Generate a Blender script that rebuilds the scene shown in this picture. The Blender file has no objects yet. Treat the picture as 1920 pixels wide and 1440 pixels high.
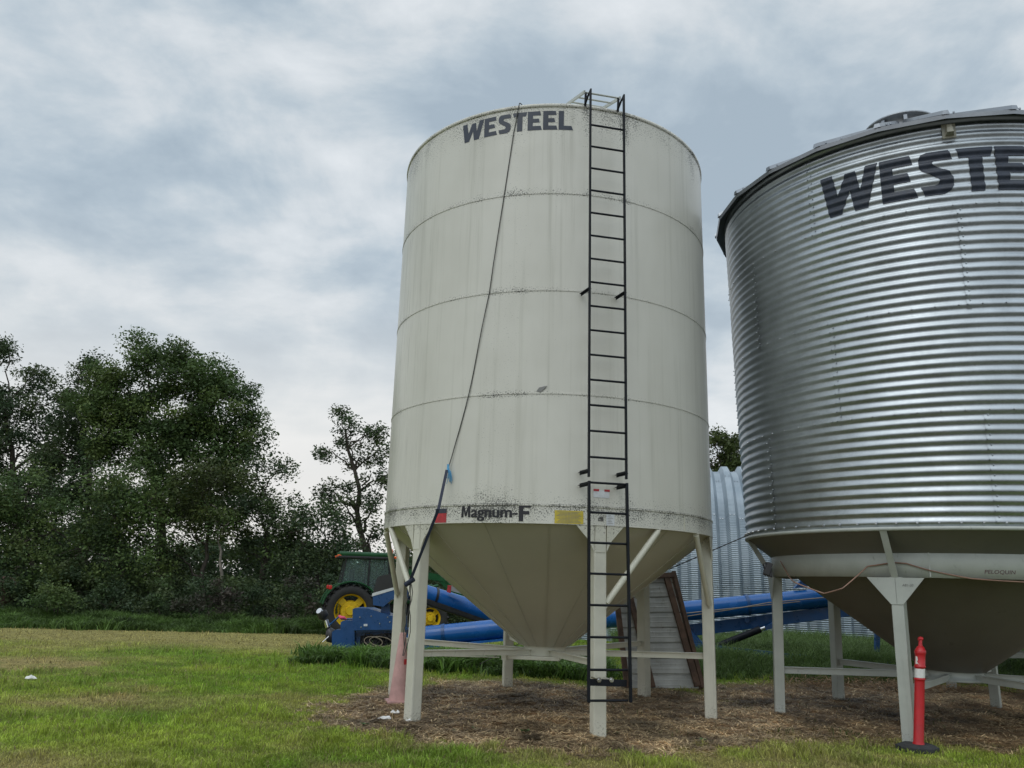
import bpy, bmesh, math, random
import numpy as np
from mathutils import Vector, Matrix
R_ = math.radians
random.seed(7)
rng = np.random.default_rng(11)
S = bpy.context.scene
COL = S.collection

# ------------------------------------------------------------------ camera
F_PX, PITCH, ROLL, EYE = 1493.0, 0.2461, 0.029, 1.6
_fw = Vector((0, math.cos(PITCH), math.sin(PITCH)))
_rt0 = Vector((1, 0, 0)); _up0 = _rt0.cross(_fw)
_rt = _rt0*math.cos(ROLL) + _up0*math.sin(ROLL)
_up = -_rt0*math.sin(ROLL) + _up0*math.cos(ROLL)
cd = bpy.data.cameras.new('camera'); cam = bpy.data.objects.new('camera', cd); COL.objects.link(cam)
cd.sensor_width = 36; cd.lens = F_PX/1920*36; cd.clip_end = 6000; cd.clip_start = 0.05
m = Matrix((( _rt.x, _up.x, -_fw.x, 0), (_rt.y, _up.y, -_fw.y, 0), (_rt.z, _up.z, -_fw.z, EYE), (0, 0, 0, 1)))
cam.matrix_world = m
S.camera = cam
S.render.resolution_x = 1024; S.render.resolution_y = 768

# ------------------------------------------------------------------ world and sun
SUN_EL, SUN_AZ = R_(52), R_(215)     # azimuth clockwise from +Y: behind the camera, to the left
W = bpy.data.worlds.new("World"); S.world = W; W.use_nodes = True
def world():
    nt = W.node_tree; n = nt.nodes; l = nt.links; n.clear()
    out = n.new('ShaderNodeOutputWorld'); bg = n.new('ShaderNodeBackground'); bg.inputs[1].default_value = 0.1
    sky = n.new('ShaderNodeTexSky'); sky.sky_type = 'NISHITA'; sky.sun_disc = False
    sky.sun_elevation = SUN_EL; sky.sun_rotation = SUN_AZ
    tc = n.new('ShaderNodeTexCoord'); sep = n.new('ShaderNodeSeparateXYZ'); l.new(tc.outputs['Generated'], sep.inputs[0])
    def M(op, a, b=None, c=None):
        q = n.new('ShaderNodeMath'); q.operation = op
        for i, v in enumerate((a, b, c)):
            if v is None: continue
            if isinstance(v, (int, float)): q.inputs[i].default_value = v
            else: l.new(v, q.inputs[i])
        return q.outputs[0]
    X, Y, Z = sep.outputs
    zz = M('ADD', M('MAXIMUM', Z, 0.0), 0.16)
    cx = M('DIVIDE', X, zz); cy = M('DIVIDE', Y, zz)
    def noise(scale, sx, sy, ox, oy, detail, rough, dist=0.0):
        c = n.new('ShaderNodeCombineXYZ')
        l.new(M('MULTIPLY_ADD', cx, sx, ox), c.inputs[0]); l.new(M('MULTIPLY_ADD', cy, sy, oy), c.inputs[1])
        q = n.new('ShaderNodeTexNoise'); q.inputs['Scale'].default_value = scale; q.inputs['Detail'].default_value = detail
        q.inputs['Roughness'].default_value = rough; q.inputs['Distortion'].default_value = dist
        l.new(c.outputs[0], q.inputs['Vector']); return q.outputs['Fac']
    a = noise(1.15, .8, 1.1, 4.4, 1.7, 4, 0.45, 0.0); b = noise(3.6, .8, 1.15, 7.3, 2.2, 9, 0.55, 0.12); c3 = noise(0.35, 1, 1, 1.3, 9.1, 2, .5)
    mp = n.new('ShaderNodeMapping'); l.new(tc.outputs['Generated'], mp.inputs[0]); mp.inputs['Scale'].default_value = (1, 1, 1.7); mp.inputs['Rotation'].default_value = (.25, .3, 0); mp.inputs['Location'].default_value = (2.1, .4, 1.3)
    def noise3(scale, detail, rough, dist=0.):
        q = n.new('ShaderNodeTexNoise'); q.inputs['Scale'].default_value = scale; q.inputs['Detail'].default_value = detail; q.inputs['Roughness'].default_value = rough
        q.inputs['Distortion'].default_value = dist; l.new(mp.outputs[0], q.inputs['Vector']); return q.outputs['Fac']
    d = noise3(4.2, 8, .56, .25)
    f = M('ADD', M('ADD', M('MULTIPLY', a, .30), M('MULTIPLY', b, .20)), M('MULTIPLY', d, .50))
    cr = n.new('ShaderNodeValToRGB'); l.new(f, cr.inputs[0])
    el = cr.color_ramp.elements
    el[0].position = .42; el[0].color = (4.15, 5.05, 5.85, 1)
    el[1].position = .60; el[1].color = (8.4, 8.8, 9.1, 1)
    e = el.new(.46); e.color = (4.85, 5.75, 6.5, 1)
    e = el.new(.495); e.color = (5.75, 6.55, 7.15, 1)
    e = el.new(.535); e.color = (7.0, 7.55, 7.95, 1)
    # brighter cloud low over the trees; unseen sky overhead and behind the viewer lifted to light the walls
    def rng_(v, a0, a1, b0, b1):
        q = n.new('ShaderNodeMapRange'); q.inputs[1].default_value = a0; q.inputs[2].default_value = a1
        q.inputs[3].default_value = b0; q.inputs[4].default_value = b1; q.interpolation_type = 'SMOOTHSTEP'; l.new(v, q.inputs[0]); return q.outputs[0]
    k = M('MULTIPLY', rng_(Z, .62, .95, 1.0, 1.7), rng_(Y, -.6, .35, 1.45, 1.0))
    low = rng_(Z, .0, .34, 1.18, 1.0)
    k = M('MULTIPLY', k, low)
    vm = n.new('ShaderNodeVectorMath'); vm.operation = 'SCALE'; l.new(cr.outputs[0], vm.inputs[0]); l.new(k, vm.inputs['Scale'])
    mx = n.new('ShaderNodeMix'); mx.data_type = 'RGBA'; mx.inputs[0].default_value = .9
    l.new(sky.outputs[0], mx.inputs[6]); l.new(vm.outputs[0], mx.inputs[7])
    # the warm pale band near the horizon
    mw = n.new('ShaderNodeMix'); mw.data_type = 'RGBA'; l.new(M('MULTIPLY', rng_(Z, .04, .42, 1.0, .0), rng_(X, .15, -.15, .55, 1.0)), mw.inputs[0])
    l.new(mx.outputs[2], mw.inputs[6]); mw.inputs[7].default_value = (8.5, 8.4, 8.15, 1)
    l.new(mw.outputs[2], bg.inputs[0]); l.new(bg.outputs[0], out.inputs[0])
world()
sd = bpy.data.lights.new('sun', 'SUN'); sun = bpy.data.objects.new('sun', sd); COL.objects.link(sun)
sd.energy = 0.6; sd.angle = R_(35); sd.color = (1, .96, .88)
sv = Vector((math.sin(SUN_AZ)*math.cos(SUN_EL), math.cos(SUN_AZ)*math.cos(SUN_EL), math.sin(SUN_EL)))
sun.rotation_euler = sv.to_track_quat('Z', 'Y').to_euler()
S.view_settings.view_transform = 'Standard'; S.view_settings.look = 'None'
S.view_settings.exposure = 0.0; S.view_settings.gamma = 1; S.view_settings.use_curve_mapping = False

# ------------------------------------------------------------------ design helpers
def ray(u, v): return _fw*F_PX + _rt*(u-960) - _up*(v-720)
def at(u, v, Y):
    d = ray(u, v); return Vector((0, 0, EYE)) + d*(Y/d.y)
def gnd(u, v, z=0.0):
    d = ray(u, v); return Vector((0, 0, EYE)) + d*((z-EYE)/d.z)
def tag(o, label=None, cat=None, group=None, kind=None):
    if label: o['label'] = label
    if cat: o['category'] = cat
    if group: o['group'] = group
    if kind: o['kind'] = kind
    return o
def thing(name, label, cat, loc=(0, 0, 0), rz=0, group=None):
    o = bpy.data.objects.new(name, None); COL.objects.link(o); o.empty_display_size = .2
    o.location = loc; o.rotation_euler.z = rz
    return tag(o, label, cat, group)
def worigin(o):
    v = Vector((0, 0, 0))
    while o is not None: v += o.location; o = o.parent
    return v
def frame_from(d):
    d = Vector(d).normalized(); a = Vector((0, 0, 1)) if abs(d.z) < .95 else Vector((1, 0, 0))
    x = d.cross(a).normalized(); y = x.cross(d).normalized(); return x, y, d
class MB:
    def __init__(s): s.v = []; s.f = []; s.m = []; s.sm = []; s.uv = None
    def add(s, vs, fs, mi=0, smooth=False):
        o = len(s.v); s.v += [tuple(v) for v in vs]; s.f += [[i+o for i in f] for f in fs]
        s.m += [mi]*len(fs); s.sm += [smooth]*len(fs); return s
    def box(s, c, size, rz=0, rot=None, mi=0, bev=0.0):
        hx, hy, hz = [k/2 for k in size]
        Rm = rot if rot is not None else Matrix.Rotation(rz, 3, 'Z')
        c = Vector(c)
        if bev <= 0:
            vs = [c + Rm @ Vector((x*hx, y*hy, z*hz)) for z in (-1, 1) for y in (-1, 1) for x in (-1, 1)]
            return s.add(vs, [(0, 2, 3, 1), (4, 5, 7, 6), (0, 1, 5, 4), (2, 6, 7, 3), (0, 4, 6, 2), (1, 3, 7, 5)], mi)
        b = min(bev, hx*.9, hy*.9, hz*.9)
        bm = bmesh.new(); bmesh.ops.create_cube(bm, size=1)
        for v in bm.verts: v.co = Vector((v.co.x*2*hx, v.co.y*2*hy, v.co.z*2*hz))
        bmesh.ops.bevel(bm, geom=list(bm.edges), offset=b, segments=2, affect='EDGES', profile=.6)
        bm.verts.index_update()
        s.add([c + Rm @ v.co for v in bm.verts], [[v.index for v in f.verts] for f in bm.faces], mi); bm.free(); return s
    def beam(s, p0, p1, w, h, up=(0, 0, 1), mi=0, bev=0.0):
        p0 = Vector(p0); p1 = Vector(p1); d = (p1-p0); L = d.length; d.normalize()
        u = Vector(up); x = d.cross(u)
        if x.length < 1e-4: x = d.cross(Vector((0, 1, 0)))
        x.normalize(); z = x.cross(d).normalized()
        Rm = Matrix((x, d, z)).transposed()
        return s.box((p0+p1)/2, (w, L, h), rot=Rm, mi=mi, bev=bev)
    def cyl(s, p0, p1, r0, r1=None, n=16, caps=True, mi=0, smooth=True):
        r1 = r0 if r1 is None else r1
        p0 = Vector(p0); p1 = Vector(p1); x, y, d = frame_from(p1-p0); vs = []
        for p, r in ((p0, r0), (p1, r1)):
            for i in range(n):
                a = 2*math.pi*i/n; vs.append(p + x*(r*math.cos(a)) + y*(r*math.sin(a)))
        s.add(vs, [(i, (i+1) % n, n+(i+1) % n, n+i) for i in range(n)], mi, smooth)
        if caps: s.add(vs[:n], [list(range(n))[::-1]], mi); s.add(vs[n:], [list(range(n))], mi)
        return s
    def path(s, pts, r, n=6, mi=0, rs=None, smooth=True):
        pts = [Vector(p) for p in pts]; vs = []; px = None
        for i, p in enumerate(pts):
            d = (pts[min(i+1, len(pts)-1)] - pts[max(i-1, 0)]).normalized()
            if px is None: px, py, _ = frame_from(d)
            else:
                px = (px - d*px.dot(d)).normalized()
            py = d.cross(px)
            rr = rs[i] if rs else r
            for k in range(n):
                a = 2*math.pi*k/n; vs.append(p + px*(rr*math.cos(a)) + py*(rr*math.sin(a)))
        fs = [(i*n+k, i*n+(k+1) % n, (i+1)*n+(k+1) % n, (i+1)*n+k) for i in range(len(pts)-1) for k in range(n)]
        s.add(vs, fs, mi, smooth); L = len(pts)
        s.add(vs[:n], [list(range(n))[::-1]], mi); s.add(vs[(L-1)*n:], [list(range(n))], mi); return s
    def prism(s, poly, axis, t, mi=0):
        """poly: list of 3-D points in a plane, extruded by t along axis (both sides t/2)"""
        ax = Vector(axis).normalized()*(t/2); n = len(poly)
        vs = [Vector(p)-ax for p in poly] + [Vector(p)+ax for p in poly]
        return s.add(vs, [list(range(n))[::-1], list(range(n, 2*n))] + [(i, (i+1) % n, n+(i+1) % n, n+i) for i in range(n)], mi)
    def revolve(s, prof, c=(0, 0), n=64, a0=0, a1=2*math.pi, mi=0, smooth=True):
        full = abs(a1-a0-2*math.pi) < 1e-6; m_ = n if full else n+1; vs = []
        for (r, z) in prof:
            for i in range(m_):
                a = a0+(a1-a0)*i/n; vs.append((c[0]+r*math.cos(a), c[1]+r*math.sin(a), z))
        fs = []
        for j in range(len(prof)-1):
            for i in range(n):
                i2 = (i+1) % m_ if full else i+1
                fs.append((j*m_+i, j*m_+i2, (j+1)*m_+i2, (j+1)*m_+i))
        return s.add(vs, fs, mi, smooth)
    def build(s, name, mats, parent=None, local=False, uvfun=None):
        me = bpy.data.meshes.new(name); off = Vector((0, 0, 0)) if (local or parent is None) else worigin(parent)
        me.from_pydata([(v[0]-off.x, v[1]-off.y, v[2]-off.z) for v in s.v], [], s.f)
        if not isinstance(mats, (list, tuple)): mats = [mats]
        for q in mats: me.materials.append(q)
        me.polygons.foreach_set('material_index', s.m); me.polygons.foreach_set('use_smooth', s.sm)
        if uvfun:
            ul = me.uv_layers.new(name='UVMap'); vi = np.empty(len(me.loops), np.int32); me.loops.foreach_get('vertex_index', vi)
            A = np.array([uvfun(v) for v in s.v], np.float32); ul.data.foreach_set('uv', A[vi].ravel())
        me.update()
        o = bpy.data.objects.new(name, me); COL.objects.link(o)
        if parent is not None: o.parent = parent
        return o
def np_mesh(name, V, Fq, mat, col=None, parent=None, smooth=False):
    """fast mesh from arrays; Fq is (n,k) of vertex indices"""
    off = worigin(parent) if parent is not None else Vector((0, 0, 0))
    V = np.asarray(V, np.float32) - np.array(off, np.float32)
    k = Fq.shape[1]; me = bpy.data.meshes.new(name); me.vertices.add(len(V)); me.vertices.foreach_set('co', V.ravel())
    me.loops.add(Fq.size); me.loops.foreach_set('vertex_index', Fq.astype(np.int32).ravel())
    me.polygons.add(len(Fq)); me.polygons.foreach_set('loop_start', np.arange(0, Fq.size, k, dtype=np.int32))
    me.polygons.foreach_set('loop_total', np.full(len(Fq), k, np.int32))
    me.polygons.foreach_set('use_smooth', np.full(len(Fq), smooth))
    if col is not None:
        ca = me.color_attributes.new('Col', 'FLOAT_COLOR', 'POINT'); c4 = np.ones((len(V), 4), np.float32); c4[:, :3] = col
        ca.data.foreach_set('color', c4.ravel())
    me.materials.append(mat); me.update(calc_edges=True); me.validate()
    o = bpy.data.objects.new(name, me); COL.objects.link(o)
    if parent is not None: o.parent = parent
    return o

# ------------------------------------------------------------------ materials
def newmat(name):
    mt = bpy.data.materials.new(name); mt.use_nodes = True; nt = mt.node_tree
    return mt, nt, nt.nodes, nt.links, nt.nodes['Principled BSDF']
class N:
    """tiny node-writing aid"""
    def __init__(s, nt): s.nt = nt; s.n = nt.nodes; s.l = nt.links
    def _in(s, sock, v):
        if v is None: return
        if hasattr(v, 'links') or hasattr(v, 'is_linked'): s.l.new(v, sock)
        else: sock.default_value = v
    def math(s, op, a, b=None, c=None, clamp=False):
        q = s.n.new('ShaderNodeMath'); q.operation = op; q.use_clamp = clamp
        for i, v in enumerate((a, b, c)): s._in(q.inputs[i], v)
        return q.outputs[0]
    def noise(s, vec, scale, detail=3, rough=.5, dist=0, dims='3D'):
        q = s.n.new('ShaderNodeTexNoise'); s._in(q.inputs['Vector'], vec); q.inputs['Scale'].default_value = scale
        q.inputs['Detail'].default_value = detail; q.inputs['Roughness'].default_value = rough; q.inputs['Distortion'].default_value = dist
        return q.outputs['Fac']
    def mapv(s, vec, scale=(1, 1, 1), loc=(0, 0, 0)):
        q = s.n.new('ShaderNodeMapping'); s.l.new(vec, q.inputs[0]); q.inputs['Scale'].default_value = scale; q.inputs['Location'].default_value = loc; return q.outputs[0]
    def rng(s, v, a0, a1, b0=0., b1=1., smooth=True):
        q = s.n.new('ShaderNodeMapRange'); s._in(q.inputs[0], v)
        for i, k in enumerate((a0, a1, b0, b1)): s._in(q.inputs[i+1], k)
        if smooth: q.interpolation_type = 'SMOOTHSTEP'
        return q.outputs[0]
    def mix(s, f, a, b):
        q = s.n.new('ShaderNodeMix'); q.data_type = 'RGBA'; s._in(q.inputs[0], f)
        for i, v in ((6, a), (7, b)):
            if isinstance(v, tuple): q.inputs[i].default_value = v if len(v) == 4 else (*v, 1)
            else: s.l.new(v, q.inputs[i])
        return q.outputs[2]
    def bump(s, h, strength=.3, dist=.02):
        q = s.n.new('ShaderNodeBump'); q.inputs['Strength'].default_value = strength; q.inputs['Distance'].default_value = dist
        s.l.new(h, q.inputs['Height']); return q.outputs[0]
    def coord(s, which='Object'): return s.n.new('ShaderNodeTexCoord').outputs[which]
    def sep(s, v):
        q = s.n.new('ShaderNodeSeparateXYZ'); s.l.new(v, q.inputs[0]); return q.outputs
def surf(name, col, rough=.5, metal=0., var=.15, scale=4., dirt=0., dirtcol=(.05, .045, .035), bump=0., bscale=60., rvar=.1):
    mt, nt, n, l, b = newmat(name); k = N(nt); oc = k.coord()
    f = k.noise(oc, scale, 5, .6); dark = tuple(c*(1-var) for c in col); lite = tuple(min(1, c*(1+var)) for c in col)
    c = k.mix(k.rng(f, .3, .7), dark, lite)
    if dirt > 0:
        g = k.noise(k.mapv(oc, (1, 1, .35)), scale*6, 6, .7)
        c = k.mix(k.rng(g, .62-.2*dirt, .75-.1*dirt, 0, min(1, .4+dirt)), c, dirtcol)
    l.new(c, b.inputs['Base Color'])
    l.new(k.rng(f, .25, .75, max(0, rough-rvar), min(1, rough+rvar)), b.inputs['Roughness']); b.inputs['Metallic'].default_value = metal
    if bump > 0: l.new(k.bump(k.noise(oc, bscale, 4, .6), bump, .01), b.inputs['Normal'])
    return mt
BIN1 = (.5554, 11.4922); RW1 = 2.2827; RL1 = 2.1993; PH1 = -1.3451
def cream_wall():
    """cream enamel with black mildew specks gathered at the rim, along each seam and in runs down the wall (uv: u = arc metres, v = height)"""
    mt, nt, n, l, b = newmat('cream_enamel'); k = N(nt); uv = k.coord('UV'); sx = k.sep(uv); U, V = sx[0], sx[1]
    base = k.mix(k.rng(k.noise(k.mapv(uv, (.6, .25, 1)), 1.5, 4, .6), .3, .7), (.555, .545, .48), (.62, .61, .545))
    streak = k.noise(k.mapv(uv, (9, .22, 1)), 1.0, 5, .65)
    base = k.mix(k.rng(streak, .50, .74, 0, .55), base, (.40, .395, .33))
    streak2 = k.noise(k.mapv(uv, (26, .5, 1), (3, 2, 0)), 1.0, 3, .6)
    base = k.mix(k.rng(streak2, .60, .75, 0, .22), base, (.63, .63, .56))
    near = None
    for zs, up_, dn, w in ((7.69, .4, .8, .95), (6.43, .16, .09, .9), (5.12, .11, .09, .8), (3.81, .08, .09, .8), (2.505, .30, .46, 1.25)):
        dz = k.math('SUBTRACT', V, zs)
        q = k.math('MULTIPLY', k.rng(dz, 0.0, up_, w*(.62 if zs < 3 else .9), 0.), k.math('GREATER_THAN', dz, 0.0))
        q2 = k.math('MULTIPLY', k.rng(dz, -dn, 0.0, 0., w), k.math('LESS_THAN', dz, 0.0))
        q = k.math('MAXIMUM', q, q2); near = q if near is None else k.math('MAXIMUM', near, q)
    runs = k.rng(k.noise(k.mapv(uv, (1.15, .10, 1), (5.2, 1, 0)), 1.0, 2, .5), .52, .72, 0, .55)
    for uc, wd, st in ((8.02, .17, .8), (7.50, .10, .55), (6.06, .12, .5), (9.45, .25, .6)):
        runs = k.math('MAXIMUM', runs, k.math('MULTIPLY', k.rng(k.math('ABSOLUTE', k.math('SUBTRACT', U, uc)), 0., wd, st, 0.), k.rng(V, 4.6, 7.4, .35, 1.)))
    amt = k.math('MULTIPLY_ADD', near, .62, k.math('MULTIPLY', runs, .5))
    sp = k.noise(k.mapv(uv, (1, .8, 1)), 66, 4, .75)
    clump = k.noise(uv, 7, 4, .6)
    th = k.math('SUBTRACT', .705, k.math('MULTIPLY', amt, k.math('MULTIPLY_ADD', clump, .32, .10)))
    speck = k.rng(k.math('SUBTRACT', sp, th), 0., .035)
    c = k.mix(k.math('MULTIPLY', speck, .9), base, (.035, .037, .03))
    # rain grime in the flank facing the trees
    grime = k.noise(k.mapv(uv, (34, 1.4, 1)), 1.0, 6, .7)
    flank = k.rng(U, 4.2, 5.7, 1., 0.)
    c = k.mix(k.math('MULTIPLY', k.rng(grime, .5, .68), k.math('MULTIPLY', flank, .55)), c, (.16, .16, .13))
    l.new(c, b.inputs['Base Color'])
    b.inputs['Roughness'].default_value = .34; b.inputs['Specular IOR Level'].default_value = .5
    h = k.math('ADD', k.noise(k.mapv(uv, (.7, .9, 1)), 1.3, 2, .5), k.math('MULTIPLY', k.noise(uv, 90, 2, .5), .012))
    l.new(k.bump(h, .35, .05), b.inputs['Normal'])
    return mt
def leg_paint(name, col):
    """painted steel with soil splashed up from the ground, scuffs and chips"""
    mt, nt, n, l, b = newmat(name); k = N(nt); oc = k.coord(); z = k.sep(oc)[2]
    f = k.noise(oc, 3, 5, .6); c = k.mix(k.rng(f, .3, .7), tuple(q*.92 for q in col), tuple(q*1.06 for q in col))
    st = k.noise(k.mapv(oc, (20, 20, .8)), 1, 4, .6); c = k.mix(k.rng(st, .55, .75, 0, .3), c, tuple(q*.62 for q in col))
    sp = k.noise(oc, 42, 5, .75); lim = k.rng(z, .0, .40, .53, .70)
    c = k.mix(k.math('MULTIPLY', k.rng(k.math('SUBTRACT', sp, lim), -.01, .05), .55), c, (.10, .08, .055))
    top = k.rng(z, 1.95, 2.28, .73, .555); c = k.mix(k.math('MULTIPLY', k.rng(k.math('SUBTRACT', sp, top), 0, .03), .85), c, (.04, .04, .032))
    l.new(c, b.inputs['Base Color']); b.inputs['Roughness'].default_value = .45
    l.new(k.bump(k.noise(oc, 5, 3, .5), .15, .02), b.inputs['Normal']); return mt
def galv(name, rough=.27, col=(.60, .635, .66), bumpy=.08):
    mt, nt, n, l, b = newmat(name); k = N(nt); oc = k.coord(); f = k.noise(oc, 2.2, 5, .6); g = k.noise(oc, 38, 4, .7)
    c = k.mix(k.rng(k.math('ADD', f, k.math('MULTIPLY', g, .5)), .5, 1.0), tuple(q*.84 for q in col), tuple(q*1.12 for q in col))
    l.new(c, b.inputs['Base Color']); b.inputs['Metallic'].default_value = 1.0
    l.new(k.rng(g, .3, .7, rough-.06, rough+.08), b.inputs['Roughness'])
    l.new(k.bump(k.noise(k.mapv(oc, (1, 1, 1)), 6, 3, .6), bumpy, .02), b.inputs['Normal'])
    return mt
def leafmat(name):
    mt, nt, n, l, b = newmat(name); n.remove(b); out = n['Material Output']; at_ = n.new('ShaderNodeAttribute'); at_.attribute_name = 'Col'
    d = n.new('ShaderNodeBsdfPrincipled'); d.inputs['Roughness'].default_value = .55; d.inputs['Specular IOR Level'].default_value = .35
    t = n.new('ShaderNodeBsdfTranslucent'); mx = n.new('ShaderNodeMixShader'); mx.inputs[0].default_value = .3
    l.new(at_.outputs['Color'], d.inputs['Base Color']); l.new(at_.outputs['Color'], t.inputs['Color'])
    l.new(d.outputs[0], mx.inputs[1]); l.new(t.outputs[0], mx.inputs[2]); l.new(mx.outputs[0], out.inputs[0]); return mt
def quonset_mat():
    """galvanised arch sheets; the crimps run across the sheet (uv: u along the building, v along the arch)"""
    mt, nt, n, l, b = newmat('galvanised_arch_sheet'); k = N(nt); uv = k.coord('UV'); s = k.sep(uv)
    f = k.noise(k.mapv(uv, (1, 1, 1)), .9, 5, .6); g = k.noise(k.mapv(uv, (8, .4, 1)), 1, 4, .6)
    c = k.mix(k.rng(k.math('ADD', f, k.math('MULTIPLY', g, .6)), .55, 1.05), (.23, .285, .33), (.34, .395, .44))
    stain = k.rng(k.noise(k.mapv(uv, (3, 1, 1)), 2.0, 5, .7), .62, .75, 0, .5)
    c = k.mix(k.math('MULTIPLY', stain, k.rng(s[1], 0., 2.4, 1., 0.)), c, (.16, .15, .14))
    wv = k.math('SINE', k.math('MULTIPLY', s[1], 2*math.pi/.06))
    fade = k.rng(s[1], 4.2, 5.6, 1., 0.1)
    # sheet end laps
    lap = k.math('FRACT', k.math('DIVIDE', k.math('ADD', s[1], .35), 2.15))
    c = k.mix(k.math('MULTIPLY', k.rng(lap, .0, .014, 1., 0.), .75), c, (.12, .13, .14))
    l.new(c, b.inputs['Base Color']); b.inputs['Metallic'].default_value = .25; b.inputs['Roughness'].default_value = .5
    l.new(k.bump(k.math('MULTIPLY', wv, fade), .7, .012), b.inputs['Normal']); return mt
def ground_mat():
    mt, nt, n, l, b = newmat('lawn_and_soil'); k = N(nt); oc = k.coord(); at_ = n.new('ShaderNodeAttribute'); at_.attribute_name = 'Col'
    f = k.noise(oc, 14, 6, .7); g = k.noise(oc, 90, 4, .7)
    v = n.new('ShaderNodeHueSaturation'); l.new(at_.outputs['Color'], v.inputs['Color'])
    l.new(k.rng(k.math('ADD', f, k.math('MULTIPLY', g, .8)), .6, 1.2, .55, 1.35), v.inputs['Value'])
    l.new(v.outputs[0], b.inputs['Base Color']); b.inputs['Roughness'].default_value = .95; b.inputs['Specular IOR Level'].default_value = .15
    l.new(k.bump(k.math('ADD', f, g), .8, .03), b.inputs['Normal']); return mt
MT = {}
MT['wall'] = cream_wall()
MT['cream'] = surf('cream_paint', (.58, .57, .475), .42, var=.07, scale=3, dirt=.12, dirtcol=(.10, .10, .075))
MT['cream_shaded'] = surf('cream_shaded_paint', (.45, .435, .35), .42, var=.05, scale=1.2)  # underside shade of the cone put into a darker copy of the cream
MT['cream_leg'] = leg_paint('cream_leg_paint', (.56, .55, .465)); MT['grey_leg'] = leg_paint('grey_leg_paint', (.41, .435, .40))
MT['grey'] = surf('grey_green_paint', (.42, .445, .415), .5, var=.08, scale=3, dirt=.08, dirtcol=(.12, .12, .10), bump=.1)
MT['black'] = surf('black_paint', (.007, .009, .013), .5, var=.25, scale=8)
MT['black'].node_tree.nodes['Principled BSDF'].inputs['Specular IOR Level'].default_value = .2
MT['navy'] = surf('navy_decal', (.022, .030, .048), .42, var=.2, scale=12, dirt=.05, dirtcol=(.2, .2, .18))
MT['ink'] = surf('black_decal', (.012, .012, .016), .45, var=.2, scale=20)
MT['galv'] = galv('galvanised_steel', .41, (.42, .455, .48), .03)
MT['galvroof'] = galv('galvanised_roof', .4, (.30, .32, .345))
MT['galvrust'] = surf('zinc_bolt', (.5, .52, .54), .35, 1.0)
MT['quonset'] = quonset_mat()
MT['red'] = surf('red_decal', (.42, .028, .035), .5, var=.2, scale=15)
MT['yellow'] = surf('yellow_decal', (.52, .41, .045), .5, var=.1, scale=15)
MT['paper'] = surf('white_paper', (.62, .64, .66), .7, var=.08, scale=20)
MT['greyink'] = surf('grey_print', (.20, .20, .19), .6, var=.1)
MT['pelo'] = surf('brown_print', (.12, .075, .075), .6, var=.1)
MT['blue'] = surf('blue_paint', (.006, .062, .20), .32, var=.12, scale=4, dirt=.05, dirtcol=(.03, .05, .08))
MT['bluelt'] = surf('bright_blue_paint', (.009, .105, .36), .24, var=.1, scale=3)
MT['green'] = surf('green_paint', (.010, .075, .024), .35, var=.15, scale=5)
MT['tractyellow'] = surf('yellow_paint', (.62, .42, .01), .4, var=.12, scale=6, dirt=.1, dirtcol=(.2, .14, .03))
MT['rubber'] = surf('tyre_rubber', (.022, .022, .022), .85, var=.3, scale=9, dirt=.1, dirtcol=(.06, .055, .045))
MT['plastic'] = surf('black_plastic', (.02, .02, .022), .4, var=.2)
MT['chrome'] = surf('chrome', (.75, .75, .76), .15, 1.0, var=.05)
MT['wood'] = surf('weathered_wood', (.115, .07, .048), .8, var=.4, scale=7, dirt=.25, dirtcol=(.035, .024, .018), bump=.4, bscale=25)
MT['sheet'] = surf('white_steel_sheet', (.50, .505, .48), .45, .1, var=.18, scale=2.2, dirt=.2, dirtcol=(.24, .21, .16))
MT['cone_pink'] = surf('faded_pink_plastic', (.46, .27, .25), .65, var=.16, scale=5, dirt=.3, dirtcol=(.3, .2, .18))
MT['post_red'] = surf('red_plastic', (.45, .012, .018), .38, var=.12, scale=6)
MT['reflect'] = surf('white_reflective_band', (.68, .68, .66), .45, var=.08, scale=18, dirt=.1, dirtcol=(.3, .3, .28))
MT['rubberbase'] = surf('rubber_base', (.03, .032, .034), .8, var=.3, scale=8, bump=.4)
MT['orangecable'] = surf('faded_orange_cable', (.27, .16, .12), .6)
MT['rope'] = surf('grey_cord', (.06, .06, .055), .8)
MT['strap'] = surf('navy_strap', (.012, .018, .04), .7)
MT['bluefray'] = surf('light_blue_fray', (.10, .33, .55), .7)
MT['tan_wire'] = surf('tan_wire', (.30, .25, .19), .6)
MT['lens_red'] = surf('red_lens', (.5, .02, .015), .25)
MT['lens_amber'] = surf('amber_lens', (.8, .13, .02), .25)
MT['pink'] = surf('pink_rag', (.75, .10, .20), .8)
MT['plate_tan'] = surf('tan_plastic', (.26, .25, .19), .3, var=.2)
MT['bark'] = surf('bark', (.055, .045, .035), .9, var=.4, scale=6, bump=.6, bscale=20)
MT['palebark'] = surf('pale_bark', (.19, .17, .14), .9, var=.3, scale=6, bump=.5, bscale=20)
MT['leaf'] = leafmat('leaf'); MT['blade'] = leafmat('grass_blade')
MT['ground'] = ground_mat()
MT['rust'] = surf('rust_brown_rock', (.11, .065, .05), .85, var=.3, scale=3, bump=.6, bscale=8)
MT['screen_grey'] = surf('grey_cover', (.26, .27, .27), .5, var=.1)
def glassmat():
    mt, nt, n, l, b = newmat('cab_glass'); b.inputs['Base Color'].default_value = (.55, .68, .66, 1); b.inputs['Roughness'].default_value = .03
    b.inputs['Transmission Weight'].default_value = .92; b.inputs['IOR'].default_value = 1.12; return mt
MT['glass'] = glassmat()

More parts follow.
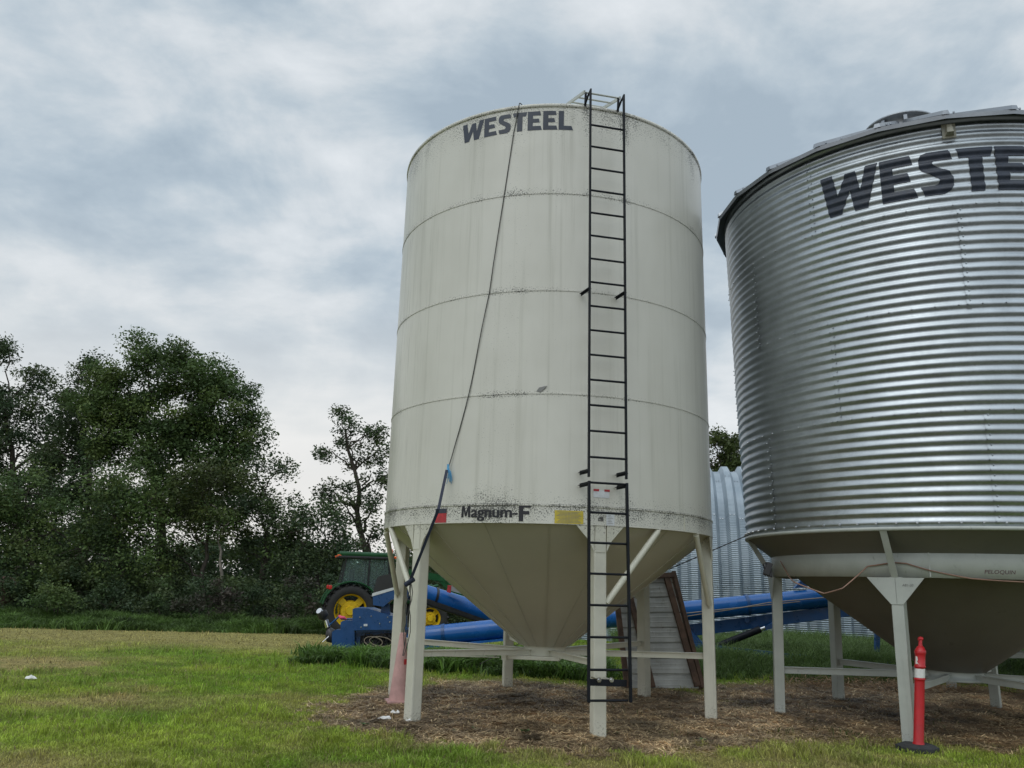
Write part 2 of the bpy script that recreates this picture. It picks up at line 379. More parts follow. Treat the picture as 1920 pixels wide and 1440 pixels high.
# ------------------------------------------------------------------ lettering
def gw(pts, k): return [(x*k, y) for x, y in pts]
GL = {'W': ([(0, 1), (.27, 1), (.37, .45), (.56, .93), (.78, .93), (.85, .45), (.99, 1.0), (1.24, 1.0), (.98, 0), (.70, 0), (.63, .5), (.42, 0), (.15, 0)], 1.27),
      'E': (gw([(0, 1), (.74, 1), (.80, .78), (.31, .78), (.31, .61), (.66, .61), (.72, .40), (.31, .40), (.31, .22), (.78, .22), (.86, 0), (0, 0)], .8), .735),
      'S': (gw([(.74, 1), (.22, 1), (.08, .95), (.02, .84), (.02, .66), (.10, .56), (.44, .38), (.48, .32), (.44, .24), (.36, .22), (.02, .22), (.10, 0), (.56, 0), (.72, .06), (.80, .18), (.80, .38), (.72, .50), (.36, .68), (.33, .73), (.37, .78), (.82, .78)], .8), .73),
      'T': (gw([(0, 1), (.86, 1), (.80, .78), (.59, .78), (.59, 0), (.27, 0), (.27, .78), (.06, .78)], .82), .735),
      'L': (gw([(0, 1), (.31, 1), (.31, .22), (.76, .22), (.86, 0), (0, 0)], .8), .70)}
def letters_bm(word, h):
    bm = bmesh.new(); x = 0
    for ch in word:
        pts, adv = GL[ch]; bm.faces.new([bm.verts.new(((x+px)*h, py*h, 0)) for px, py in pts]); x += adv
    return bm, x*h
def text_bm(txt, h, shear=0., off=0., xs=1., space=1.):
    cu = bpy.data.curves.new('t', 'FONT'); cu.body = txt; cu.size = 1; cu.offset = off; cu.space_character = space; cu.resolution_u = 4
    ob = bpy.data.objects.new('t', cu); COL.objects.link(ob)
    dg = bpy.context.evaluated_depsgraph_get(); me = bpy.data.meshes.new_from_object(ob.evaluated_get(dg))
    bm = bmesh.new(); bm.from_mesh(me)
    bpy.data.objects.remove(ob); bpy.data.curves.remove(cu); bpy.data.meshes.remove(me)
    k = h/.73; x0 = min(v.co.x for v in bm.verts)
    for v in bm.verts: v.co = Vector(((v.co.x-x0)*k*xs + v.co.y*k*shear, v.co.y*k, 0))
    return bm
def wrap(bm, fn, sx=.04, sz=None):
    """slice a flat 2-D bmesh finely and map (x, y) through fn to 3-D points"""
    bm.normal_update(); bmesh.ops.triangulate(bm, faces=bm.faces[:], quad_method='FIXED', ngon_method='EAR_CLIP')
    xs = [v.co.x for v in bm.verts]; ys = [v.co.y for v in bm.verts]
    x = min(xs)+sx
    while x < max(xs):
        bmesh.ops.bisect_plane(bm, geom=bm.verts[:]+bm.edges[:]+bm.faces[:], plane_co=(x, 0, 0), plane_no=(1, 0, 0)); x += sx
    if sz:
        y = min(ys)+sz
        while y < max(ys):
            bmesh.ops.bisect_plane(bm, geom=bm.verts[:]+bm.edges[:]+bm.faces[:], plane_co=(0, y, 0), plane_no=(0, 1, 0)); y += sz
    bm.verts.index_update()
    vs = [fn(v.co.x, v.co.y) for v in bm.verts]; fs = [[v.index for v in f.verts] for f in bm.faces]; bm.free()
    mb = MB(); mb.add(vs, fs, 0, False); return mb
def on_cyl(c, R, a0deg, z0, off=.004, prof=None):
    def fn(x, y):
        z = z0+y; r = R+off+(prof(z) if prof else 0); a = R_(a0deg)+x/R
        return (c[0]+r*math.cos(a), c[1]+r*math.sin(a), z)
    return fn
def cyl_patch(c, R, a0, a1, z0, z1, mat, name, parent, off=.004, prof=None, nz=1):
    n = max(2, int((a1-a0)/1.5)+1); mb = MB(); vs = []; R2 = R+off
    for j in range(nz+1):
        for i in range(n+1):
            a = R_(a0+(a1-a0)*i/n); vs.append((c[0]+R2*math.cos(a), c[1]+R2*math.sin(a), z0+(z1-z0)*j/nz))
    mb.add(vs, [(j*(n+1)+i, j*(n+1)+i+1, (j+1)*(n+1)+i+1, (j+1)*(n+1)+i) for j in range(nz) for i in range(n)])
    return mb.build(name, mat, parent)
def pol(c, r, a, z): return Vector((c[0]+r*math.cos(a), c[1]+r*math.sin(a), z))

# ================================================================== THE GROUND
def vnoise(x, y, sc, seed=0):
    x = np.asarray(x, float)*sc+seed*17.3; y = np.asarray(y, float)*sc+seed*9.1
    xi = np.floor(x).astype(np.int64); yi = np.floor(y).astype(np.int64); fx = x-xi; fy = y-yi
    fx = fx*fx*(3-2*fx); fy = fy*fy*(3-2*fy)
    def h(a, b):
        q = (a*374761393 + b*668265263 + seed*1442695) & 0x7fffffff
        q = ((q ^ (q >> 13))*1274126177) & 0x7fffffff
        return ((q ^ (q >> 16)) & 0xffff)/65535.
    return (h(xi, yi)*(1-fx)+h(xi+1, yi)*fx)*(1-fy)+(h(xi, yi+1)*(1-fx)+h(xi+1, yi+1)*fx)*fy
def fbm(x, y, sc, seed=0, o=4):
    t = 0; a = .5; tot = 0
    for i in range(o): t = t+a*vnoise(x, y, sc*2**i, seed+i); tot += a; a *= .55
    return t/tot
def sst(a, b, v):
    t = np.clip((v-a)/(b-a), 0, 1); return t*t*(3-2*t)
def dirt_w(x, y):
    n = fbm(x, y, .9, 3)-.5; n2 = (fbm(x, y, 4., 5)-.5)*3.0
    d1 = np.sqrt(((x-.75)/3.15)**2+((y-11.4)/2.95)**2)+n*.34+n2*.12
    d2 = np.sqrt(((x-6.9)/4.0)**2+((y-12.45)/3.65)**2)+n*.4+n2*.12
    d3 = np.sqrt(((x-3.9)/1.6)**2+((y-11.2)/2.1)**2)+n*.6
    w = np.maximum(sst(1.10, .80, d1), sst(1.08, .78, d2)); return np.maximum(w, .75*sst(1.1, .5, d3))
def dry_w(x, y):
    n = fbm(x, y, .35, 8); n2 = fbm(x, y, 1.7, 12, 3)
    far = sst(16.5, 20.5, y+ (n-.5)*5)*sst(1., -2.5, x)
    near = sst(.55, .75, n2*.55+n*.5)
    spot = np.exp(-(((x+4.9)/1.1)**2+((y-10.9)/.7)**2)) + np.exp(-(((x+4.2)/.9)**2+((y-7.4)/.5)**2)) + .9*np.exp(-(((x+8.5)/1.6)**2+((y-15.)/1.8)**2))
    rim = dirt_w(x, y)
    return np.clip(np.maximum(far*.85, near*.5)+spot*.9*(.5+n2)+.75*sst(.02, .5, rim)+.5*sst(9.3, 8.2, y)*sst(-1.5, .5, x)*sst(5, 3.2, x)*n2, 0, 1)
def ground_col(x, y):
    n = fbm(x, y, .8, 21)[:, None]; n2 = fbm(x, y, 5., 25, 3)[:, None]; n3 = fbm(x, y, 2.2, 31, 3)[:, None]
    n = np.clip((n-.5)*2.2+.5, 0, 1); g = np.array([.12, .20, .020])*(1-n)+np.array([.225, .275, .04])*n
    g = g*(.55+.9*n2)*(.75+.5*n3)
    d = np.array([.30, .25, .10])*(.7+.6*n2)
    so = np.array([.34, .225, .13])*np.clip(.1+1.9*n3, .25, 1.5)*(.55+.9*n2)
    w = dry_w(x, y)[:, None]; q = dirt_w(x, y)[:, None]
    c = g*(1-w)+d*w; c = c*(1-q)+so*q; wd = (sst(26.8, 28, y+.14*(-x-14)*0)*sst(-1, -3, x))[:, None]; c = c*(1-wd)+np.array([.035, .04, .02])*wd; unseen_w = sst(5.6, 4.2, y+(n[:, 0]-.5))[:, None]; fr = sst(30, 60, np.hypot(x, y))[:, None]*(1-unseen_w); c = c*(1-fr)+np.array([.11, .12, .05])*fr; return c*(1-unseen_w)+np.array([.155, .145, .125])*(.7+.6*n2)*unseen_w  # unseen ground behind the viewer greyed to keep green out of steel reflections
def ax(lo, hi, step, far):
    a = list(np.arange(lo, hi+1e-6, step)); s_ = step
    while a[-1] < far: s_ *= 1.25; a.append(a[-1]+s_)
    s_ = step
    while a[0] > -far: s_ *= 1.25; a.insert(0, a[0]-s_)
    return np.array(a)
gx, gy = ax(-13, 12, .09, 1800), ax(6, 26, .09, 1800)
GX, GY = np.meshgrid(gx, gy); fx_, fy_ = GX.ravel(), GY.ravel()
def hgt(x, y): 
    q = dirt_w(x, y); near = sst(60, 40, np.abs(x)+np.abs(y))
    return near*((fbm(x, y, 1.1, 41)-.5)*.05 + (fbm(x, y, 7, 44, 3)-.5)*.045*(.35+q) + .05*q*(fbm(x, y, 3, 47)-.5))
gz = hgt(fx_, fy_); nx = len(gx); ny = len(gy)
idx = np.arange(nx*ny).reshape(ny, nx)
Fq = np.stack([idx[:-1, :-1], idx[:-1, 1:], idx[1:, 1:], idx[1:, :-1]], -1).reshape(-1, 4)
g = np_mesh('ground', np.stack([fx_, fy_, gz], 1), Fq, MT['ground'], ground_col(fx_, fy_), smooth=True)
tag(g, kind='structure')

# ================================================================== SMOOTH CREAM BIN
def smooth_bin():
    c, R, RL = BIN1, RW1, RL1
    ZT, ZB, ZK = 7.71, 2.505, 2.28
    t = thing('grain_bin', 'smooth-walled cream hopper bin with black mildew specks, black ladder and yellow decal', 'grain bin', (c[0], c[1], 0), group='hopper bins on legs')
    CR = MT['cream']
    # wall, four horizontal lap seams rolled into it
    zs = [ZB, 3.815, 5.12, 6.43, ZT-.05]; mb = MB()
    for k in range(4):
        a, b_ = zs[k]+(.012 if k else 0), zs[k+1]-(.012 if k < 3 else 0)
        mb.revolve([(R, a+(b_-a)*q/3) for q in range(4)], c, 160, R_(-270), R_(90))
        if k < 3:
            z = zs[k+1]
            for sec in ([(R, z-.012), (R+.006, z-.010)], [(R+.006, z-.010), (R+.006, z+.010)], [(R+.006, z+.010), (R, z+.012)]): mb.revolve(sec, c, 160, R_(-270), R_(90))
    mb.revolve([(R, ZT-.05), (R+.012, ZT-.045), (R+.016, ZT-.02), (R+.012, ZT), (R-.05, ZT+.01)], c, 160, R_(-270), R_(90))
    uvf = lambda v: ((((math.atan2(v[1]-c[1], v[0]-c[0])+R_(270)) % (2*math.pi)))*R, v[2])
    wall = mb.build('wall', MT['wall'], t, uvfun=uvf)
    mb = MB()
    for sec in ([(R-.02, ZB+.002), (R+.014, ZB-.004)], [(R+.014, ZB-.004), (R+.014, ZB-.022)], [(R+.014, ZB-.022), (R+.006, ZB-.03)], [(R+.006, ZB-.03), (R+.006, ZK)], [(R+.006, ZK), (R-.05, ZK-.002)]): mb.revolve(sec, c, 160, R_(-270), R_(90))
    sk = mb.build('skirt', MT['wall'], t, uvfun=uvf)
    for a in (-45.5, 75): mb = MB(); mb.beam(pol(c, R+.008, R_(a), ZK+.01), pol(c, R+.008, R_(a), ZB-.045), .012, .008, up=pol((0, 0), 1, R_(a), 0)); mb.build('skirt_seam', CR, sk)
    mb = MB(); mb.revolve([(R-.03, ZT+.008), (R*.55, ZT+.48), (.35, ZT+.86), (0.02, ZT+.90)], c, 64); mb.build('roof', MT['cream_shaded'], t)
    # hopper cone with raised panel seams
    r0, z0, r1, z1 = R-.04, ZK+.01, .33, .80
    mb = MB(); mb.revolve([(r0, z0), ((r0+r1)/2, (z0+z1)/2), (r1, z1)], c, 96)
    cone = mb.build('hopper_cone', MT['cream_shaded'], t)
    mb = MB()
    for k in range(18):
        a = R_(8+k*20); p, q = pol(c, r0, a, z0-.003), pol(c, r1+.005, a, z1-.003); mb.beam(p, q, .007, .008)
    mb.build('cone_seam', MT['cream_shaded'], cone)
    mb = MB(); mb.revolve([(r1, z1+.01), (r1-.01, z1), (.29, z1-.02), (.29, .675)], c, 48)
    mb.build('outlet_collar', CR, t)
    mb = MB(); mb.box((c[0]-.16, c[1]-.05, .655), (.78, .62, .05), rz=R_(-9), bev=.008); mb.box((c[0]-.52, c[1]-.12, .66), (.06, .5, .075), rz=R_(-9))
    mb.cyl((c[0]-.62, c[1]-.14, .635), (c[0]-1.35, c[1]-.30, .645), .008, n=6)
    gate = mb.build('slide_gate', CR, t)
    # legs, gussets, cross braces and stiffener pipes
    for i in range(6):
        a = PH1+i*math.pi/3; w = .15; x = Vector((math.cos(a), math.sin(a), 0)); y = Vector((-math.sin(a), math.cos(a), 0))
        P = pol(c, RL, a, 0); top = ZK+.02
        mb = MB(); mb.box((P.x, P.y, top/2-.06), (w, w, top+.12), rz=a, bev=.018)
        leg = mb.build('leg', MT['cream_leg'], t)
        mb = MB(); rr = RL+w/2+.006; hw = .30
        for sgn in (-1, 1):
            pts = [pol(c, rr, a, top-.01)+y*sgn*(w/2+.002), pol(c, rr, a, top-.01)+y*sgn*hw, pol(c, rr-.012, a, 2.10)+y*sgn*(w/2+.055), pol(c, rr-.012, a, 1.985)+y*sgn*(w/2+.002)]
            # follow the skirt's curve at the outer corner
            pts[1] = pol(c, R-.004, a+sgn*hw/R, top-.01)
            mb.prism(pts, x, .008)
        mb.box(P+x*(w/2+.003)+Vector((0, 0, 2.13)), (.006, w-.03, .3), rz=a)
        mb.build('gusset', MT['cream_leg'], leg)
        mb = MB(); q = pol(c, .28, a, .72); p = pol(c, RL-w/2, a, .765)
        mb.beam(p, q, .008, .075); mb.beam(p+Vector((0, 0, .035)), q+Vector((0, 0, .035)), .07, .007)
        mb.build('cross_brace', CR, t)
    for i, s_ in ((0, 1), (1, -1), (4, 1), (5, -1), (2, 1), (3, -1)):
        a = PH1+i*math.pi/3; y = Vector((-math.sin(a), math.cos(a), 0))*s_
        p = pol(c, RL+.02, a, 1.42)+y*.09; q = pol(c, R-.02, a+s_*R_(20), ZK-.02)
        mb = MB(); mb.cyl(p, q, .036, n=12); d = (q-p).normalized()
        mb.beam(p-d*.05, p+d*.10, .012, .07); mb.beam(q-d*.10, q+d*.02, .07, .014); mb.build('stiffener_pipe', CR, t)
    # lettering and decals
    bm, _ = letters_bm('WESTEEL', .275); wrap(bm, on_cyl(c, R, -125.3, 7.33, .003), .05).build('lettering', MT['navy'], t)
    mb = MB()
    for q, dx in enumerate((0, -.0045, .0045, .008)):
        m2 = wrap(text_bm('agnum-', .134, off=.006, xs=1.06), on_cyl(c, R, -115.55+math.degrees(dx/R), 2.345, .0095+.0006*q), .04); mb.add(m2.v, m2.f)
    mb.build('lettering', MT['ink'], t)
    bm = bmesh.new(); bm.faces.new([bm.verts.new((x_*.132, y_*.132, 0)) for x_, y_ in ((0, 0), (.04, 1), (.30, 1), (.46, .42), (.64, 1), (.90, 1), (.93, 0), (.70, 0), (.68, .62), (.52, .08), (.38, .08), (.23, .62), (.22, 0))]); wrap(bm, on_cyl(c, R, -118.9, 2.345, .0115), .04).build('lettering', MT['ink'], t)
    bm = bmesh.new(); bm.faces.new([bm.verts.new((x_*.195, y_*.195, 0)) for x_, y_ in ((0, 0), (0, 1), (.70, 1), (.68, .80), (.26, .80), (.26, .60), (.62, .60), (.62, .40), (.26, .40), (.26, 0))]); wrap(bm, on_cyl(c, R, -100.9, 2.302, .011), .04).build('lettering', MT['ink'], t)
    d = cyl_patch(c, R, -128.7, -124.3, 2.288, 2.455, MT['red'], 'decal', t, .009); d['label'] = 'red square decal with a dark top edge'
    cyl_patch(c, R, -128.7, -124.3, 2.40, 2.455, MT['navy'], 'decal_band', d, .011)
    d = cyl_patch(c, R, -90.6, -82.3, 2.287, 2.435, MT['yellow'], 'decal', t, .009); d['label'] = 'yellow safety decal with fine print'
    mb = MB()
    for j in range(9):
        z = 2.300+j*.0145; ext = 3.6*(1-.3*((j*37) % 5)/5); n_ = 7
        for i in range(n_):
            a0 = -86.45-ext+2*ext*i/n_; a1 = a0+2*ext/n_*.93
            mb.add([pol(c, R+.0105, R_(a0), z), pol(c, R+.0105, R_(a1), z), pol(c, R+.0105, R_(a1), z+.005), pol(c, R+.0105, R_(a0), z+.005)], [(0, 1, 2, 3)])
    mb.build('fine_print', MT['greyink'], d)
    d = cyl_patch(c, R, -79.3, -74.4, 2.60, 2.685, MT['paper'], 'decal', t, .004); d['label'] = 'torn white decal with red corners'
    for a0, a1 in ((-79.3, -77.6), (-76.0, -74.3)): cyl_patch(c, R, a0, a1, 2.672, 2.698, MT['red'], 'decal_band', d, .006)
    d = cyl_patch(c, R, -75.4, -72.9, 2.287, 2.425, MT['paper'], 'decal', t, .009); d['label'] = 'plain white paper label'
    mb = MB()
    for j in range(6):
        mb.add([pol(c, R+.0105, R_(-75.1), 2.31+j*.018), pol(c, R+.0105, R_(-73.3-.3*(j % 3)), 2.31+j*.018), pol(c, R+.0105, R_(-73.3-.3*(j % 3)), 2.314+j*.018), pol(c, R+.0105, R_(-75.1), 2.314+j*.018)], [(0, 1, 2, 3)])
    mb.build('fine_print', MT['greyink'], d)
    mb = MB(); rr = random.Random(4)
    for j in range(4):
        for i in range(5):
            a0 = -77.9+i*.33; z = 2.33+j*.014
            if rr.random() < .9: mb.add([pol(c, R+.010, R_(a0), z), pol(c, R+.010, R_(a0+.27), z), pol(c, R+.010, R_(a0+.27), z+.010), pol(c, R+.010, R_(a0), z+.010)], [(0, 1, 2, 3)])
    mb.build('stencil_mark', MT['ink'], t)
    mb = MB()          # peeled tape near the third seam
    mb.add([pol(c, R+.006, R_(-96.6), 3.835), pol(c, R+.012, R_(-95.4), 3.822), pol(c, R+.006, R_(-94.1), 3.862), pol(c, R+.014, R_(-93.3), 3.902), pol(c, R+.006, R_(-94.6), 3.895), pol(c, R+.010, R_(-95.8), 3.880)], [(0, 1, 2, 3, 4, 5)])
    mb.build('peeled_patch', MT['greyink'], t)
    # ladders
    ac = R_(-77.05); x = Vector((math.cos(ac), math.sin(ac), 0)); y = Vector((-math.sin(ac), math.cos(ac), 0)); rl = 2.515; hw = .226
    BK = MT['black']
    def L(s_, z, r=rl): return Vector((c[0], c[1], 0))+x*r+y*s_+Vector((0, 0, z))
    for z0, z1, rungs in ((.41, 2.755, [.425]+[.60]+[.735+.334*k for k in range(7)]), (2.80, 7.79, [3.03+.3035*k for k in range(15)])):
        mb = MB()
        for s_ in (-hw, hw): mb.beam(L(s_+(.02 if s_ > 0 and z0 < 1 else 0), z0, rl+(.03 if z0 < 1 else 0)), L(s_, z1, rl+(.01 if z0 < 1 else 0)), .026 if z0 < 1 else .020, .046, up=x, bev=.004)
        lad = mb.build('ladder', BK, t)
        for j, z in enumerate(rungs):
            if z > 7.45: continue
            mb = MB()
            if z0 < 1 and j == 1: mb.beam(L(-hw+.012, z+.01), L(hw-.012, z-.0), .010, .07, up=(0, 0, 1))
            else: mb.cyl(L(-hw, z), L(hw, z), .0135, n=8)
            mb.build('rung', BK, lad)
        bz = [z1-.03] if z0 < 1 else [2.87, 5.07]
        for z in bz:
            for s_ in (-hw, hw):
                mb = MB(); e = -.035; mb.beam(L(s_, z), L(s_+e, z-.0, R+.012), .05, .006, up=(0, 0, 1)); mb.beam(L(s_, z), L(s_+e, z, R+.012), .006, .05, up=(0, 0, 1)); mb.build('bracket', BK, lad)
        if z0 < 1:
            for s_ in (-.105, .035):
                mb = MB(); mb.cyl(L(s_, .635, rl-.01), L(s_, .635, rl+.035), .012, n=8); mb.cyl(L(s_, .635, rl+.008), L(s_, .635, rl+.020), .028, n=6); mb.cyl(L(s_, .635, rl-.22), L(s_, .635, rl), .009, n=6)
                mb.build('bolt', MT['chrome'], lad)
    # roof ladder and grab rails over the rim
    mb = MB(); A = R_(24)
    def Q(s_, d, h=0): return L(s_, 7.90+h+d*math.tan(A)*.90, R-.03-d)
    for s_ in (-hw-.02, hw+.02): mb.beam(Q(s_, -.08), Q(s_, 1.9), .02, .04)
    rl_ = mb.build('roof_ladder', MT['grey'], t)
    for k in range(7):
        mb = MB(); mb.cyl(Q(-hw, -.06+k*.3), Q(hw, -.06+k*.3), .013, n=6); mb.build('rung', MT['grey'], rl_)
    for s_ in (-hw, hw):
        mb = MB(); mb.path([L(s_, 7.775), L(s_, 7.76, rl-.10), L(s_, 7.72, R+.04), L(s_, 7.70, R-.06)], .014); mb.beam(Q(s_, -.07), Q(s_, -.05, -.20), .03, .008, up=x); mb.build('grab_rail', BK, rl_)
    return t
bin1 = smooth_bin()

# cord and strap hanging off the cream bin
def ropes():
    c, R = BIN1, RW1
    pts = []
    A = [(-104.2, 7.74, .0), (-105.9, 7.31, 0), (-112.3, 5.12, .01), (-118.0, 3.83, .012), (-124.1, 2.93, .02)]
    for i in range(len(A)-1):
        for k in range(6):
            f = k/6; a = A[i][0]*(1-f)+A[i+1][0]*f; z = A[i][1]*(1-f)+A[i+1][1]*f; pts.append(pol(c, R+.014+.006*math.sin(i*3+k), R_(a), z))
    pts.append(pol(c, R+.03, R_(-124.1), 2.93))
    t = thing('cord', 'thin dark cord drawn down the cream bin wall from rim to frayed blue knot', 'cord', tuple(pts[-1]))
    pre = [pol(c, R-.3, R_(-103.9), 7.86), pol(c, R-.02, R_(-104.1), 7.76)]
    MB().path(pre+pts, .0065, 6).build('rope', MT['rope'], t)
    mb = MB(); e = pts[-1]; q = random.Random(3)
    for k in range(16):
        d = Vector((q.uniform(-.03, .06), q.uniform(-.04, 0), -q.uniform(.08, .19))); mb.path([e+Vector((0, -.01, q.uniform(0, .05))), e+d*.5+Vector((.015, -.02, 0)), e+d], .0035, 4)
    mb.path([e+Vector((0, -.01, .05)), e+Vector((.0, -.02, -.05))], .016, 6)
    mb.build('frayed_end', MT['bluefray'], t)
    P0 = pts[-1]+Vector((-.012, -.03, -.02)); Bk = at(768, 1092, 9.72)
    P1 = at(822, 955, 9.25)
    t2 = thing('tie_down_strap', 'navy webbing strap running taut from the blue knot down to the left front leg', 'strap', tuple(Bk))
    mb = MB()
    for p, q in ((P0, P1), (P1, Bk)): mb.beam(p, q, .034, .005, up=(0, -1, .2))
    mb.cyl(Bk+Vector((-.05, .02, -.03)), Bk+Vector((.05, -.02, .04)), .03, n=8)
    mb.build('webbing', MT['strap'], t2)
    mb = MB(); rr = random.Random(9)
    for k in range(3):
        p = Bk+Vector((.01*k, .03, -.02)); pp = [p]
        for j in range(9): p = p+Vector((rr.uniform(-.025, .025), rr.uniform(-.01, .02), -.09)); pp.append(p)
        mb.path(pp, .005, 4)
    mb.build('loose_end', MT['rope'], t2)
ropes()

# ================================================================== CORRUGATED BINS
BIN2 = (5.9234, 11.0185); RW2 = 2.6198; RL2 = 2.2149; PH2 = -2.291
PITCH_C = 4.87/44; ZB2, ZE2 = 2.335, 7.205
def cprof(z): return .13*((z-ZB2)/4.87-.5)+.0107*math.sin(2*math.pi*(z-ZB2)/PITCH_C - math.pi/2)
def corrugated_bin():
    c, R, RL = BIN2, RW2, RL2
    t = thing('grain_bin', 'corrugated galvanised hopper bin with big dark lettering, grey hopper and legs, beside the red post', 'grain bin', (c[0], c[1], 0), group='hopper bins on legs')
    GA, GR = MT['galv'], MT['grey']
    nz = 44*9; prof = []
    for j in range(nz+1):
        z = ZB2+(ZE2-ZB2)*j/nz; ring = int((z-ZB2)/(4.87/4)-1e-6); prof.append((R+cprof(z)+(.0025 if ring % 2 else 0), z))
    mb = MB(); mb.revolve(prof, c, 220); A_ = np.array(mb.v); th_ = np.arctan2(A_[:, 1]-c[1], A_[:, 0]-c[0])*R+20; dn = (vnoise(th_, A_[:, 2], 1.6, 3)-.5)*.007+(vnoise(th_, A_[:, 2], 4.5, 5)-.5)*.0022; ra_ = np.stack([np.cos((th_-20)/R), np.sin((th_-20)/R), 0*th_], 1); mb.v = [tuple(v) for v in A_+ra_*dn[:, None]]; wall = mb.build('wall', GA, t)
    # vertical lap seams with two staggered bolt rows; bolt rings on the horizontal laps
    H = 4.87/4; rg = random.Random(2)
    for ring, offs in ((3, -142.6), (2, -106.9), (1, -139.9), (0, -105.8)):
        for k in range(6):
            a = offs+k*60 if ring in (3, 1) else offs+k*60
            z0 = ZB2+ring*H; mb = MB(); n = 99; vs = []
            for j in range(n+1):
                z = z0+H*j/n
                for da in (-.55, .55): vs.append(pol(c, R+cprof(z)+.006, R_(a+da), z))
            mb.add(vs, [(2*j, 2*j+1, 2*j+3, 2*j+2) for j in range(n)], 0, True)
            for j in range(11):
                z = z0+(j+.5)*PITCH_C
                for da, dz in ((-.38, 0), (.38, .5)):
                    zz = z+dz*PITCH_C; r = R+cprof(zz)+.006; mb.cyl(pol(c, r, R_(a+da), zz), pol(c, r+.012, R_(a+da), zz), .011, .007, n=6)
            mb.build('wall_seam', GA, wall)
    mb = MB()
    for ring in range(1, 4):
        z = ZB2+ring*H+PITCH_C*.5
        for k in range(68):
            a = R_(k*360/68+ring); r = R+cprof(z)+.003; mb.cyl(pol(c, r, a, z), pol(c, r+.012, a, z), .012, .008, n=6)
    z = ZB2+PITCH_C*.45
    for k in range(76): a = R_(k*360/76); r = R+cprof(z)+.002; mb.cyl(pol(c, r, a, z), pol(c, r+.02, a, z), .017, .012, n=6)
    mb.build('bolt_ring', MT['galvrust'], wall)
    mb = MB(); mb.revolve([(R-.10, ZB2+.01), (R-.043, ZB2+.008), (R-.040, ZB2-.03), (R-.09, ZB2-.034)], c, 120); mb.build('base_ring', GR, t)
    # roof: 24 flat panels, standing ribs, dropped eave edge
    ra, rb, za, zb = R+.215, .42, 7.135, 8.50; GRF = MT['galvroof']
    mb = MB(); K = 24; a_ = [R_(k*15-3.2) for k in range(K)]
    for k in range(K):
        a0, a1 = a_[k], a_[(k+1) % K]; mb.add([pol(c, ra, a0, za), pol(c, ra, a1, za), pol(c, rb, a1, zb), pol(c, rb, a0, zb)], [(0, 1, 2, 3)])
        mb.add([pol(c, ra, a0, za), pol(c, ra, a1, za), pol(c, ra-.01, a1, za-.05), pol(c, ra-.01, a0, za-.05)], [(0, 1, 2, 3)])
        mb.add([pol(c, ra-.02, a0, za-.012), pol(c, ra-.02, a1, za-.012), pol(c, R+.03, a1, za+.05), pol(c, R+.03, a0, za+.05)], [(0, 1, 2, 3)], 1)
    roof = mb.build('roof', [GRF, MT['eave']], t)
    for k in range(K):
        a = a_[k]; y = Vector((-math.sin(a), math.cos(a), 0)); p0, p1 = pol(c, ra+.012, a, za-.004), pol(c, rb, a, zb); up = Vector((0, 0, 1))
        mb = MB(); vs = []
        for p in (p0, p1):
            for s_, h in ((-.042, 0), (-.026, .052), (.026, .052), (.042, 0)): vs.append(p+y*s_+up*h)
        mb.add(vs, [(0, 4, 5, 1), (1, 5, 6, 2), (2, 6, 7, 3), (0, 1, 2, 3), (4, 7, 6, 5)])
        for f in (.03, .22): p = p0.lerp(p1, f); mb.cyl(p+y*.10, p+y*.10+up*.02, .012, n=6)
        mb.build('roof_rib', GRF, roof)
    mb = MB(); mb.revolve([(.46, zb-.06), (.46, zb+.10), (.52, zb+.11), (.52, zb+.135), (.1, zb+.20), (0.01, zb+.2)], c, 40)
    for k in range(10): a = R_(k*36); mb.box(pol(c, .49, a, zb+.04), (.03, .05, .09), rz=a)
    mb.build('roof_cap', GRF, t)
    # small moulded light box on the wall
    a = R_(-107.3); x = Vector((math.cos(a), math.sin(a), 0)); y = Vector((-math.sin(a), math.cos(a), 0)); o = pol(c, R+.082, a, 6.985)
    mb = MB(); mb.box(o, (.012, .15, .19), rz=a, bev=.01)
    f0 = [o+y*-.05+Vector((0, 0, -.07)), o+y*.05+Vector((0, 0, -.07)), o+y*.035+Vector((0, 0, .075)), o+y*-.035+Vector((0, 0, .075))]
    f1 = [o+x*.075+y*-.035+Vector((0, 0, -.05)), o+x*.075+y*.035+Vector((0, 0, -.05)), o+x*.05+y*.025+Vector((0, 0, .06)), o+x*.05+y*-.025+Vector((0, 0, .06))]
    mb.add(f0+f1, [(4, 5, 6, 7), (0, 1, 5, 4), (1, 2, 6, 5), (2, 3, 7, 6), (3, 0, 4, 7)]); mb.build('wall_vent', MT['plate_tan'], t)
    # hopper, band
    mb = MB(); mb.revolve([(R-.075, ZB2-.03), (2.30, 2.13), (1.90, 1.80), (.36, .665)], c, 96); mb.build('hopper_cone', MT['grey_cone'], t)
    mb = MB(); zt, zl = 2.145, 1.80
    mb.revolve([(RL, zt), (RL+.012, zt), (RL+.012, zl), (RL-.004, zl), (RL-.004, zl+.006), (RL, zt)], c, 96)
    band = mb.build('hopper_band', GR, t)
    for a in (-122, -2, 118): mb = MB(); mb.beam(pol(c, RL+.014, R_(a), zl+.01), pol(c, RL+.014, R_(a), zt-.01), .014, .006, up=pol((0, 0), 1, R_(a), 0)); mb.build('band_seam', GR, band)
    mb = MB(); mb.revolve([(.36, .67), (.33, .655), (.33, .58), (.40, .575), (.40, .55), (.1, .55)], c, 32); mb.build('outlet_collar', GR, t)
